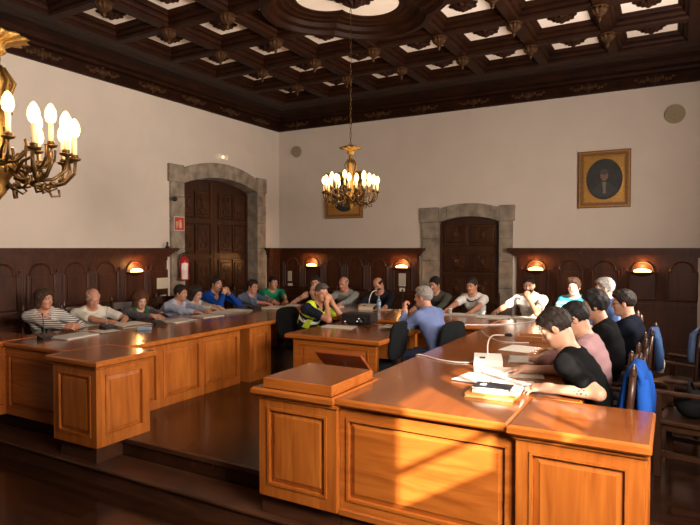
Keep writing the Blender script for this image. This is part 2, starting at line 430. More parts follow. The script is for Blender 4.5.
sconce('lit sconce on the back panelling just left of the smaller stone doorway', (-4.75, YB-.062, 1.375), 0)
sconce('lit sconce on the back panelling just right of the smaller stone doorway', (-2.14, YB-.062, 1.375), 0)
sconce('lit sconce furthest right on the back panelling', (-.44, YB-.062, 1.375), 0)

# ------------------------------------------------------------------ stone doorways and doors
def doorway(nd, nt_, M, ui0, ui1, zi, zia, uo0, uo1, zo, zoa, ear, depth):
    """local x along wall, -y into the room; segmental arch of grey stone with a door behind"""
    mb = MB(); mb.M = M
    def arc(u0, u1, z0, za, n=14): return [(u0+(u1-u0)*k/n, z0+(za-z0)*(1-((2*k/n)-1)**2)) for k in range(n+1)]
    yf, yb = -.05, depth
    # jambs made of blocks
    def block(u0, u1, z0, z1, p): mb.box(u0, yf-p, z0, u1, yb, z1, .012)
    zz = [0, .55, 1.02, 1.52, 1.95, zi] if zi < 2.6 else [0, .6, 1.2, 1.75, 2.3, 2.7, zi]
    for i in range(len(zz)-1):
        p = .0 if i % 2 else .006; e = ear*.35 if i % 2 else 0
        block(uo0+ear*.4, ui0, zz[i], zz[i+1], p); block(ui1, uo1-ear*.4, zz[i], zz[i+1], p)
    # corner blocks and voussoirs
    N = 14; inn = arc(ui0, ui1, zi, zia, N); out = arc(ui0, ui1, zo, zoa, N)
    for a, b, g in ((0, 2, .0), (2, 5, .008), (5, 9, .0), (9, 12, .008), (12, 14, .0)):
        poly = [inn[k] for k in range(a, b+1)] + [out[k] for k in range(b, a-1, -1)]
        # extrude along y
        mb2M = mb.M; mb.M = M @ T(0, yb, 0) @ RX(R(90)); mb.prism([(p[0], p[1]) for p in poly], 0, yb-yf+g, .006); mb.M = mb2M
    block(uo0, ui0, zi, zo+.04, .004); block(ui1, uo1, zi, zo+.04, .004)
    fr = struct(mb.build(nt_, M_stone))
    # door leaves
    return fr
def arch_top(u, u0, u1, z0, za): q = 2*(u-u0)/(u1-u0)-1; return z0+(za-z0)*(1-q*q)
def door(name, M, u0, u1, zi, zia, leaves, rows, yoff):
    mb = MB(); mb.M = M
    N = 12; top = [(u0+(u1-u0)*k/N, arch_top(u0+(u1-u0)*k/N, u0, u1, zi, zia)) for k in range(N+1)]
    old = mb.M; mb.M = M @ T(0, yoff+.06, 0) @ RX(R(90)); mb.prism([(u0, 0), (u1, 0)] + top[::-1], 0, .05); mb.M = old
    d = struct(mb.build(name, M_door))
    mb = MB(); mb.M = M
    wl = (u1-u0)/leaves
    for L in range(leaves):
        a, b = u0+wl*L, u0+wl*(L+1)
        for e in (a+.05, b-.05): mb.box(e-.045, yoff-.02, .02, e+.045, yoff+.01, arch_top(e, u0, u1, zi, zia)-.05)
        for r in range(len(rows)-1):
            z0, z1 = rows[r], rows[r+1]; zt = min(z1, arch_top((a+b)/2, u0, u1, zi, zia)-.08)
            if zt-z0 < .12: continue
            mb.box(a+.09, yoff-.02, z0-.035, b-.09, yoff+.01, z0+.035)
            nn = 2
            for q in range(nn):
                c0 = a+.12+(b-a-.24)*q/nn+.02; c1 = a+.12+(b-a-.24)*(q+1)/nn-.02
                mb.box(c0, yoff-.03, z0+.07, c1, yoff+.01, zt-.07, .012)
                mb.box(c0+.04, yoff-.05, z0+.12, c1-.04, yoff, zt-.12, .015)
                # carved studs and scrolls
                cm = (c0+c1)/2; zm = (z0+zt)/2
                mb.ball((cm, yoff-.05, zm), (.06, .03, .09), 8, 6)
                for sx in (-1, 1):
                    for sz in (-1, 1): mb.tube([(cm+sx*.03, yoff-.05, zm+sz*.05), (cm+sx*.09, yoff-.055, zm+sz*.12), (cm+sx*.05, yoff-.05, zm+sz*.17)], .014, 5)
    mb.build('door_carving', M_doorc, d)
    mb = MB(); mb.M = M; um = (u0+u1)/2
    mb.lathe([(.02, 0), (.03, .02), (.012, .04), (.0, .05)], 10, (0, 0, 0)) if False else mb.ball((um+.07, yoff-.06, 1.05), .03, 10, 8)
    mb.tube([(um+.07, yoff-.05, 1.05), (um+.07, yoff, 1.05)], .012, 6); mb.build('door_handle', M_brassd, d, True)
    return d
doorway('door_1', 'trim_5', ML, 7.69, 9.80, 2.96, 3.15, 7.33, 10.13, 3.24, 3.44, .10, .36)
door('door_1', ML, 7.66, 9.83, 2.95, 3.14, 2, [.1, .85, 1.6, 2.3, 2.95], .24)
doorway('door_2', 'trim_6', MBk, -4.0, -2.81, 2.27, 2.37, -4.38, -2.53, 2.52, 2.62, .10, .12)
door('door_2', MBk, -4.05, -2.76, 2.27, 2.37, 1, [.1, .7, 1.25, 1.75, 2.3], .07)

# ------------------------------------------------------------------ desks
def panel_face(mb, M, w_, z0, z1, splits, st=.075, rail=.085, proud=.022, skip=()):
    """framed panelling on a face: local x along, -y outwards. splits: list of (u0,u1) raised fields"""
    old = mb.M; mb.M = old @ M
    mb.box(0, 0, z0, w_, .02, z1)
    mb.box(0, -proud, z0, w_, 0, z0+rail); mb.box(0, -proud, z1-rail, w_, 0, z1)
    edges = [0] + [e for ab in splits for e in ab] + [w_]
    for i in range(0, len(edges), 2):
        if edges[i+1]-edges[i] > .004: mb.box(edges[i], -proud, z0+rail, edges[i+1], 0, z1-rail)
    for (a, b) in splits:
        # moulding round the field and a raised centre
        za, zb = z0+rail, z1-rail
        for (x0, y0, x1, y1) in ((a, za, b, za+.018), (a, zb-.018, b, zb), (a, za+.018, a+.018, zb-.018), (b-.018, za+.018, b, zb-.018)):
            mb.box(x0, -proud-.008, y0, x1, 0, y1)
        vs = []; fs = []
        for (d, y) in ((.02, -.002), (.055, -.016), (.058, -.020)):
            vs += [(a+d, y, za+d), (b-d, y, za+d), (b-d, y, zb-d), (a+d, y, zb-d)]
        for i in range(2):
            for j in range(4): q = (j+1) % 4; fs.append((i*4+j, i*4+q, i*4+4+q, i*4+4+j))
        fs.append((8, 9, 10, 11)); mb.add(vs, fs)
    mb.M = old
TZ = .78
FR = T(0, 0, 0)
def pier(mb, x0, x1, y0, y1, z0=0.0, z1=.725):
    mb.box(x0+.06, y0+.06, z0, x1-.06, y1-.06, z1-.002)
    panel_face(mb, T(x0, y0+.022, 0), x1-x0, z0, z1, [(.075, x1-x0-.075)])
    panel_face(mb, T(x1-.022, y0+.043, 0) @ RZ(R(90)), y1-y0-.043, z0, z1, [(.05, y1-y0-.043-.075)])
    panel_face(mb, T(x0+.022, y1, 0) @ RZ(R(-90)), y1-y0-.043, z0, z1, [(.075, y1-y0-.043-.05)])
    mb.box(x0-.015, y0-.015, z1-.03, x1+.015, y1+.015, z1, .008)
# right desk (nearest), a U with the head desk and the left desk
rd = thing('council_desk', 'near right arm of the U-shaped desk, orange wood, sunlit front panel', 'desk', (0, 0, 0), 0, 'arms of the U-shaped council desk')
mb = MB(); panel_face(mb, T(-1.93, 3.312, 0), 1.17, 0, .725, [(.05, 1.12)]); mb.box(-1.93, 3.33, 0, -.76, 3.36, .725); mb.box(-1.93, 3.27, -.02, -.76, 3.40, .03, .008)
mb.build('front_panel', M_deskh, rd)
mb = MB(); mb.box(-1.93, 3.31, -.158, -.10, 3.84, -.0); mb.build('plinth', M_step, rd)
mb = MB(); pier(mb, -.76, -.11, 3.25, 3.86); mb.build('end_pier', M_desk, rd)
mb = MB(); mb.prism([(-.80, 3.20), (-.08, 3.20), (-.08, 3.89), (-.80, 3.89)], .725, TZ+.004, .014, True); mb.build('pier_top', [M_toph, M_deskh], rd)
RT = [(-1.93, 3.88), (-1.93, 3.225), (-.805, 3.225), (-.805, 3.895), (-.50, 3.895), (-.50, 8.46), (-2.05, 8.46), (-2.05, 3.88)]
mb = MB(); mb.prism(RT, .728, TZ, .014, True); mb.build('table_top', [M_top, M_deskh], rd)
mb = MB(); panel_face(mb, T(-1.72, 7.05, 0) @ RZ(R(-90)), 3.15, 0, .728, [(.08, .80), (.88, 1.6), (1.68, 2.4), (2.48, 3.07)]); mb.box(-1.72, 3.9, 0, -1.66, 7.05, .728); mb.build('inner_panel', M_desk, rd)
for y in (4.1, 6.4, 8.3): MB().box(-.66, y, 0, -.58, y+.08, .728).build('leg', M_desk, rd)
# lectern pier with a slanted reading board
lc = thing('lectern', 'square lectern pier with raised top slab at the near corner of the right desk', 'lectern')
mb = MB(); pier(mb, -2.58, -1.935, 3.25, 3.86); mb.build('pier', M_desk, lc)
mb = MB(); mb.box(-2.60, 3.31, -.158, -1.935, 3.84, -.0); mb.build('plinth', M_step, lc)
mb = MB(); mb.prism([(-2.62, 3.20), (-1.935, 3.20), (-1.935, 3.885), (-2.62, 3.885)], .725, TZ, .014, True); mb.build('pier_top', [M_toph, M_deskh], lc)
mb = MB(); mb.prism([(-2.53, 3.235), (-1.965, 3.235), (-1.965, 3.83), (-2.53, 3.83)], TZ, .853, .006, True); mb.build('raised_slab', [M_toph, M_deskh], lc)
mb = MB(); mb.M = T(-2.43, 4.22, .79) @ RX(R(-40)); mb.box(-.225, -.165, -.012, .225, .165, .012, .004); mb.M = Matrix.Identity(4)
rb = mb.build('reading_board', M_lect, lc); rb['label'] = 'dark red slanted reading board'
mb = MB(); mb.tube([(-2.43, 3.86, .60), (-2.43, 4.05, .62), (-2.43, 4.2, .78)], .018, 8); mb.build('board_bracket', M_steel, lc, True)
# left desk
ld = thing('council_desk', 'far left arm of the U-shaped desk running along the left wall, panelled inner side', 'desk', (0, 0, 0), 0, 'arms of the U-shaped council desk')
mb = MB(); pier(mb, -5.01, -4.40, 3.27, 3.86); mb.build('end_pier', M_desk, ld)
mb = MB(); mb.box(-4.98, 3.32, -.16, -4.47, 3.82, 0.0); mb.build('plinth', M_step, ld)
mb = MB(); mb.prism([(-5.05, 3.22), (-4.33, 3.22), (-4.33, 3.89), (-5.05, 3.89)], .725, TZ+.004, .014, True); mb.build('pier_top', [M_toph, M_deskh], ld)
mb = MB(); panel_face(mb, T(-6.2, 3.53, 0), 1.19, 0, .725, [(.06, 1.13)]); mb.box(-6.2, 3.548, 0, -5.01, 3.58, .725); mb.build('front_panel', M_deskh, ld)
mb = MB(); pier(mb, -6.85, -6.2, 3.27, 3.86); mb.build('end_pier', M_desk, ld)
mb = MB(); mb.prism([(-6.89, 3.22), (-6.165, 3.22), (-6.165, 3.89), (-6.89, 3.89)], .725, TZ+.004, .014, True); mb.build('pier_top', [M_toph, M_deskh], ld)
LT = [(-6.42, 8.46), (-6.42, 3.895), (-6.16, 3.895), (-6.16, 3.46), (-5.055, 3.46), (-5.055, 3.895), (-4.78, 3.895), (-4.76, 8.46)]
mb = MB(); mb.prism(LT, .728, TZ, .014, True); mb.build('table_top', [M_top, M_deskh], ld)
mb = MB(); panel_face(mb, T(-4.955, 3.87, 0) @ RZ(R(90)), 1.95, 0, .728, [(.07, .56), (.65, 1.21), (1.30, 1.90)]); mb.box(-5.02, 3.87, 0, -4.97, 5.82, .728); mb.build('inner_panel', M_desk, ld)
mb = MB(); mb.box(-5.10, 5.90, 0, -4.88, 6.36, .728); panel_face(mb, T(-4.86, 5.90, 0) @ RZ(R(90)), .46, 0, .728, [(.08, .38)]); mb.build('end_pilaster', M_desk, ld)
for y in (5.0, 7.0, 8.3): MB().box(-6.32, y, 0, -6.24, y+.08, .728).build('leg', M_desk, ld)
# head desk
hd = thing('council_desk', 'head desk across the back of the U, in front of the small stone doorway', 'desk', (0, 0, 0), 0, 'arms of the U-shaped council desk')
mb = MB(); mb.prism([(-4.755, 7.08), (-2.055, 7.08), (-2.055, 8.46), (-4.755, 8.46)], .728, TZ, .014, True); mb.build('table_top', [M_toph, M_deskh], hd)
mb = MB(); panel_face(mb, T(-4.1, 7.30, 0), 2.0, 0, .728, [(.08, .62), (.7, 1.3), (1.38, 1.92)]); mb.box(-4.1, 7.32, 0, -2.1, 7.38, .728); mb.build('front_panel', M_deskh, hd)
for x in (-4.66, -2.2): MB().box(x, 8.3, 0, x+.08, 8.38, .728).build('leg', M_desk, hd)
# small table in the middle
ct = thing('centre_table', 'small panelled wooden table in the middle of the U', 'table')
mb = MB(); mb.prism([(-3.93, 5.42), (-2.70, 5.42), (-2.70, 6.72), (-3.93, 6.72)], .725, TZ, .014, True); mb.build('table_top', [M_toph, M_deskh], ct)
mb = MB(); panel_face(mb, T(-3.85, 5.52, 0), 1.07, .02, .725, [(.085, .985)], rail=.06); mb.box(-3.85, 5.538, .02, -2.78, 5.56, .725); mb.build('front_panel', M_deskh, ct)
for x in (-3.86, -2.85):
    for y in (5.50, 6.58): MB().box(x, y, 0, x+.07, y+.07, .725).build('leg', M_desk, ct)

# ------------------------------------------------------------------ chandeliers
def chandelier(name_label, loc, rad, scale_v, ztop):
    """loc = centre of the arm ring (candle foot height)"""
    t = thing('chandelier', name_label, 'chandelier', loc, R(12), 'brass candle chandeliers')
    k = rad/.40
    mb = MB(); z = 0.0; top = ztop-loc[2]
    zz = .62*k; zc = zz
    L = top-zc; nl = max(8, int(L/.055))
    for i in range(nl):
        c = zc+L*(i+.5)/nl; h = L/nl*.62; a = i % 2
        pts = [((.011*math.cos(q) if not a else 0), (.011*math.cos(q) if a else 0), c+h*math.sin(q)) for q in [2*math.pi*j/8 for j in range(9)]]
        mb.tube(pts, .0035, 5, False)
    mb.build('chain', M_brassd, t, True)
    mb = MB(); mb.lathe([(.0, .66*k), (.03*k, .655*k), (.05*k, .64*k), (.13*k, .62*k), (.15*k, .605*k), (.06*k, .585*k), (.04*k, .56*k), (.05*k, .54*k), (.03*k, .52*k)], 48, lobes=12, amp=.10); mb.build('crown', M_brass, t, True)
    mb = MB(); mb.lathe([(0.0144*k, .54*k), (0.0252*k, .5*k), (0.0216*k, .47*k), (0.0432*k, .43*k), (0.0504*k, .38*k), (0.0324*k, .33*k), (0.0288*k, .25*k), (0.0432*k, .20*k), (0.0360*k, .15*k), (0.0468*k, .08*k), (0.0360*k, .02*k), (0.0864*k, -.04*k), (0.0936*k, -.07*k), (0.0648*k, -.10*k), (0.0360*k, -.15*k), (0.0432*k, -.18*k), (0.0144*k, -.22*k), (.0, -.24*k)], 24, lobes=8, amp=.06)
    for i in range(8):
        a = 2*math.pi*i/8; cx, cy = math.cos(a), math.sin(a)
        mb.tube([(cx*.04*k, cy*.04*k, .46*k), (cx*.085*k, cy*.085*k, .38*k), (cx*.05*k, cy*.05*k, .28*k), (cx*.075*k, cy*.075*k, .22*k)], [.006*k, .012*k, .008*k, .004*k], 6)
    mb.build('stem', M_brass, t, True)
    arm0 = can0 = None
    for i in range(6):
        a = 2*math.pi*i/6
        if arm0 is None:
            mb = MB()
            P = [(.08, -.06), (.15, -.12), (.24, -.14), (.32, -.11), (.355, -.05), (.35, .0)]
            mb.tube([(r*k, 0, z_*k) for r, z_ in P], [.012*k, .014*k, .012*k, .011*k, .010*k, .008*k], 7)
            mb.tube([(.12*k, 0, -.10*k), (.17*k, 0, -.03*k), (.235*k, 0, -.01*k), (.25*k, 0, .05*k), (.235*k, 0, .085*k)], .009*k, 7)
            for s in (-1, 1):
                mb.tube([(.27*k, 0, -.135*k), (.31*k, s*.06*k, -.12*k), (.345*k, s*.105*k, -.07*k), (.35*k, s*.11*k, -.0)], .009*k, 7)
                mb.tube([(.2*k, 0, -.13*k), (.23*k, s*.05*k, -.17*k), (.27*k, s*.06*k, -.15*k), (.25*k, s*.03*k, -.12*k)], .006*k, 6)
            mb.tube([(.24*k, 0, -.14*k), (.26*k, 0, -.19*k), (.30*k, 0, -.185*k), (.295*k, 0, -.15*k)], .007*k, 6)
            for q in range(5): mb.ball((.13*k+.045*k*q, 0, -.115*k-.02*k*math.sin(q)), (.018*k, .014*k, .014*k), 6, 5)
            arm0 = mb.build('arm', M_brassd, t, True); arm = arm0
        else: arm = arm0.copy(); COL.objects.link(arm)
        arm.rotation_euler = (0, 0, a)
        for (r, s, dz) in ((.35, .10, 0), (.35, -.10, 0), (.35, 0, .0))[:3 if i % 2 else 2]:
            x, y = r*k*math.cos(a)-s*k*math.sin(a), r*k*math.sin(a)+s*k*math.cos(a)
            if can0 is None:
                mb = MB(); mb.cur = 1
                mb.lathe([(.004*k, -.005*k), (.028*k, .005*k), (.034*k, .014*k), (.018*k, .018*k)], 12); mb.lathe([(.016*k, .015*k), (.02*k, .03*k), (.015*k, .034*k)], 10)
                mb.cur = 0; mb.lathe([(.0125*k, .03*k), (.0125*k, .125*k), (.009*k, .128*k)], 10)
                can0 = mb.build('candle', [M_candle, M_brassd], t, True); can = can0
                mb = MB(); mb.lathe([(.007*k, .125*k), (.023*k, .14*k), (.030*k, .165*k), (.026*k, .195*k), (.012*k, .222*k), (.001*k, .232*k)], 12)
                bulb0 = mb.build('bulb', M_bulb, can, True)
            else:
                can = can0.copy(); COL.objects.link(can); b = bulb0.copy(); COL.objects.link(b); b.parent = can
            can.location = (x, y, dz*k)
    for i in range(6):
        a = 2*math.pi*(i+.5)/6
        arm = arm0.copy(); COL.objects.link(arm); arm.rotation_euler = (0, 0, a); arm.scale = (.74, .74, .80); arm.location = (0, 0, .055*k)
        for (r, s) in ((.259, 0),):
            can = can0.copy(); COL.objects.link(can); b = bulb0.copy(); COL.objects.link(b); b.parent = can
            can.location = (r*k*math.cos(a)-s*k*math.sin(a), r*k*math.sin(a)+s*k*math.cos(a), .055*k)
    for i in range(6):
        a = 2*math.pi*i/6
        l = bpy.data.lights.new('candle_light', 'POINT'); l.energy = CH_E*k; l.color = (1.0, .66, .34); l.shadow_soft_size = .05
        o = bpy.data.objects.new('candle_light', l); COL.objects.link(o); o.parent = t; o.location = (.36*k*math.cos(a), .36*k*math.sin(a), .17*k)
    return t
CH_E = 6.0
chandelier('brass chandelier with lit candle bulbs hanging from the ceiling rosette, before the back wall', (-3.40, 6.05, 2.43), .355, 1, ZBm+.10)
chandelier('large brass chandelier with lit candle bulbs, cut by the left edge of the photo', (-3.04, 1.69, 2.24), .40, 1, ZBm-.06)

# ------------------------------------------------------------------ things on the walls
def picture(label, x0, x1, z0, z1, coat, seed):
    t = thing('portrait_painting', label, 'painting', ((x0+x1)/2, YB-.002, (z0+z1)/2), 0, 'gilt framed oval portraits')
    W, H = (x1-x0)/2, (z1-z0)/2
    mb = MB()
    for (a, y0, y1) in ((0, -.045, 0), (.018, -.06, 0), (.05, -.05, 0), (.075, -.035, 0)):
        b = a+.03
        mb.box(-W+a, y0, -H+a, W-a, 0, -H+b); mb.box(-W+a, y0, H-b, W-a, 0, H-a); mb.box(-W+a, y0, -H+b, -W+b, 0, H-b); mb.box(W-b, y0, -H+b, W-a, 0, H-b)
    mb.build('frame', M_frame, t)
    mb = MB()
    for a, y0 in ((.020, -.066), (.088, -.045)):
        b = a+.014
        mb.box(-W+a, y0, -H+a, W-a, 0, -H+b); mb.box(-W+a, y0, H-b, W-a, 0, H-a); mb.box(-W+a, y0, -H+b, -W+b, 0, H-b); mb.box(W-b, y0, -H+b, W-a, 0, H-b)
    mb.build('gilt_edge', M_gold, t)
    # gold spandrel mat with an oval opening
    n = 48; w2, h2 = W-.09, H-.09; ow, oh = W*.70, H*.72; vs = []; fs = []
    for k in range(n):
        a = 2*math.pi*k/n; c, s = math.cos(a), math.sin(a); m_ = max(abs(c)/w2, abs(s)/h2); vs.append((c/m_, -.022, s/m_))
    for k in range(n):
        a = 2*math.pi*k/n; vs.append((ow*math.cos(a), -.026, oh*math.sin(a)))
    for k in range(n):
        a = 2*math.pi*k/n; vs.append((ow*.985*math.cos(a), -.004, oh*.985*math.sin(a)))
    for k in range(n): q = (k+1) % n; fs.append((k, q, n+q, n+k)); fs.append((n+k, n+q, 2*n+q, 2*n+k))
    MB().add(vs, fs).build('oval_mat', M_gold, t)
    mb = MB(); mb.box(-w2, -.006, -h2, w2, -.001, h2); mb.build('canvas', mat('canvas_dark', (.022, .021, .02), .6, noise=.3, nscale=9), t)
    def oval(cx, cz, rx, rz, y): 
        return [(cx+rx*math.cos(2*math.pi*k/24), y, cz+rz*math.sin(2*math.pi*k/24)) for k in range(24)]
    def flat(name, pts, m_, y):
        n = len(pts); MB().add([(p[0], y, p[1]) for p in pts] + [(p[0], y+.002, p[1]) for p in pts], [tuple(range(n)), tuple(range(2*n-1, n-1, -1))] + [(i, (i+1) % n, n+(i+1) % n, n+i) for i in range(n)]).build(name, m_, t)
    flat('painted_coat', [(-.20*W/.41, -oh*.62), (-.17*W/.41, -.16), (-.06, -.06), (.07, -.06), (.18*W/.41, -.15), (.21*W/.41, -oh*.6), (.05, -oh*.84), (-.08, -oh*.84)], coat, -.009)
    flat('painted_face', [(p[0], p[2]) for p in oval(.0, .06, .062, .085, 0)], mat('painted_skin', (.17, .10, .06), .6, noise=.25, nscale=14), -.012)
    flat('painted_hair', [(p[0], p[2]) for p in oval(.0, .125, .066, .05, 0)], mat('painted_hair', (.06, .05, .042), .6), -.0145)
    flat('painted_collar', [(-.035, -.045), (.035, -.045), (.022, -.15), (.03, -.24), (-.02, -.24), (-.018, -.15)], mat('painted_linen', (.16, .135, .095), .6), -.0145)
    return t
picture('oval portrait in a gilt square frame on the right of the back wall', -1.45, -.63, 2.455, 3.42, mat('painted_coat_dark', (.035, .034, .036), .6), 1)
picture('dark oval portrait in a gilt frame partly hidden behind the hanging chandelier', -6.60, -5.68, 2.40, 3.38, mat('painted_coat_black', (.018, .018, .02), .6), 2)
for lab, x, r in (('round tan loudspeaker grille high on the back wall near the left corner', -7.36, .125), ('round tan loudspeaker grille at the upper right of the back wall', -.01, .15)):
    t = thing('wall_loudspeaker', lab, 'loudspeaker', (x, YB, 3.92), 0, 'round wall loudspeakers')
    mb = MB(); mb.M = RX(R(90)); mb.lathe([(r, 0), (r, .022), (r*.93, .035), (r*.86, .028)], 32); mb.build('rim', M_disc, t, True)
    mb = MB(); mb.M = RX(R(90))
    for q in (.84, .66, .48, .30): mb.lathe([(r*q, .02), (r*q, .034), (r*(q-.08), .034), (r*(q-.08), .02)], 32)
    mb.lathe([(r*.86, .0), (r*.86, .024), (.001, .026)], 32); mb.lathe([(r*.14, .02), (r*.10, .04), (.001, .042)], 20); mb.build('grille', M_disc, t, True)
# emergency light
t = thing('emergency_light', 'small white emergency light above the large stone doorway', 'emergency light', (XL, 8.73, 3.58), R(90))
mb = MB(); mb.box(-.15, -.05, -.055, .15, 0, .055, .012); mb.build('housing', mat('emergency_housing', (.85, .76, .66), .5), t)
mb = MB(); mb.ball((0, -.05, -.005), (.035, .012, .03)); mb.build('lamp', mat('emergency_lamp', (1, .8, .5), .4, emis=(1, .72, .38), strength=1.6), t, True)
# fire extinguisher
t = thing('fire_extinguisher', 'red fire extinguisher hanging on the stone jamb of the large doorway', 'fire extinguisher', (XL+.17, 7.55, 1.19), 0)
mb = MB(); mb.lathe([(.075, 0), (.085, .01), (.085, .34), (.075, .385), (.045, .415), (.03, .42), (.03, .44)], 24); mb.build('cylinder', M_red, t, True)
mb = MB(); mb.M = RZ(R(-70)); mb.lathe([(.0862, .13), (.0862, .30)], 24) if False else None
vs = []; fs = []
for j in range(9):
    a = R(-75+j*10); vs += [(.0866*math.cos(a), .0866*math.sin(a), .17), (.0866*math.cos(a), .0866*math.sin(a), .31)]
for j in range(8): fs.append((j*2, j*2+2, j*2+3, j*2+1))
MB().add(vs, fs).build('label', mat('label_white', (.72, .68, .66), .6), t)
mb = MB(); vs2 = [(x, y, z-.13 if z > .2 else z-.15) for x, y, z in vs]; mb.add(vs2, fs); mb.build('label', mat('label_pale', (.62, .52, .50), .6), t)
mb = MB(); mb.box(-.02, -.02, .43, .02, .02, .47, .005); mb.tube([(-.05, 0, .48), (.07, 0, .50)], .009, 6); mb.tube([(-.02, 0, .46), (.07, 0, .455)], .008, 6); mb.build('valve', M_black, t, True)
mb = MB(); mb.tube([(0, -.02, .455), (.0, -.09, .46), (.0, -.125, .38), (.0, -.115, .2), (.0, -.105, .06)], .010, 7); mb.build('hose', M_black, t, True)
mb = MB(); mb.box(-.12, -.03, .25, -.08, .03, .40); mb.build('wall_bracket', M_black, t)
# fire sign
t = thing('fire_sign', 'small red and white fire extinguisher sign beside the large doorway', 'sign', (XL+.062, 7.535, 2.21), R(90))
mb = MB(); mb.box(-.125, -.012, -.13, .125, 0, .13); mb.build('border', mat('sign_border', (.50, .42, .36), .6), t)
mb = MB(); mb.box(-.108, -.016, -.113, .108, 0, .113); mb.build('plate', mat('sign_red', (.45, .03, .015), .5), t)
mb = MB()
mb.box(-.005, -.02, -.08, .05, 0, .03, .004); mb.box(.008, -.02, .03, .036, 0, .05); mb.box(-.015, -.02, .055, .05, 0, .068); mb.box(-.03, -.02, -.05, -.02, 0, .055)
for i in range(4): mb.box(-.085, -.02, -.08+.03*i, -.045, 0, -.066+.03*i+.004*i)
mb.build('pictogram', mat('sign_pictogram', (.62, .42, .28), .6), t)
# camera, plates and switches
t = thing('wall_camera', 'small dark camera on the left side of the large doorway', 'camera', (XL+.06, 7.36, 2.64), R(90))
mb = MB(); mb.tube([(0, 0, 0), (0, -.06, 0)], .02, 8); mb.ball((0, -.09, 0), (.045, .05, .045)); mb.build('body', M_black, t, True)
t = thing('motion_sensor', 'tiny black sensor standing on the panelling ledge beside the large doorway', 'sensor', (XL+.13, 7.20, WH), R(90))
mb = MB(); mb.lathe([(.04, 0), (.035, .02), (.015, .05), (.022, .08), (.014, .11), (.001, .115)], 12); mb.build('body', M_black, t, True)
def plate(name, lab, cat, loc, rz, w_, h_, kind):
    t = thing(name, lab, cat, loc, rz)
    mb = MB(); mb.box(-w_/2, -.014, -h_/2, w_/2, 0, h_/2, .003); mb.build('plate', M_cream, t)
    mb = MB()
    if kind == 'switch':
        for s in (-.5, .5): mb.box(s*w_*.45-w_*.18, -.02, -h_*.3, s*w_*.45+w_*.18, 0, h_*.3)
    else: 
        for q in range(5): mb.box(-w_*.36, -.0165, -h_*.32+q*h_*.15, w_*.36, 0, -h_*.32+q*h_*.15+.008)
    mb.build('rocker' if kind == 'switch' else 'printed_lines', M_white if kind == 'switch' else mat('faint_print', (.42, .37, .29), .8), t)
plate('wall_notice', 'square cream notice on the panelling beside the red extinguisher', 'notice', (XL+.074, 7.12, 1.155), R(90), .24, .19, 'n')
plate('light_switch', 'cream double switch under the square notice on the left panelling', 'switch', (XL+.074, 7.14, .915), R(90), .13, .075, 'switch')
plate('wall_notice', 'tall cream notice on the panelling in the left back corner', 'notice', (-7.51, YB-.072, 1.14), 0, .10, .22, 'n')
plate('light_switch', 'small cream switch under the notice in the left back corner', 'switch', (-7.50, YB-.072, .95), 0, .12, .06, 'switch')
plate('wall_notice', 'tall cream notice under the sconce left of the small doorway', 'notice', (-4.75, YB-.072, 1.13), 0, .15, .26, 'n')
plate('light_switch', 'small cream switch under the notice left of the small doorway', 'switch', (-4.75, YB-.072, .93), 0, .12, .08, 'switch')
plate('floor_outlet', 'small pale cable outlet low on the floor left of the centre table', 'outlet', (-4.30, 6.6, .05), 0, .10, .08, 'switch')
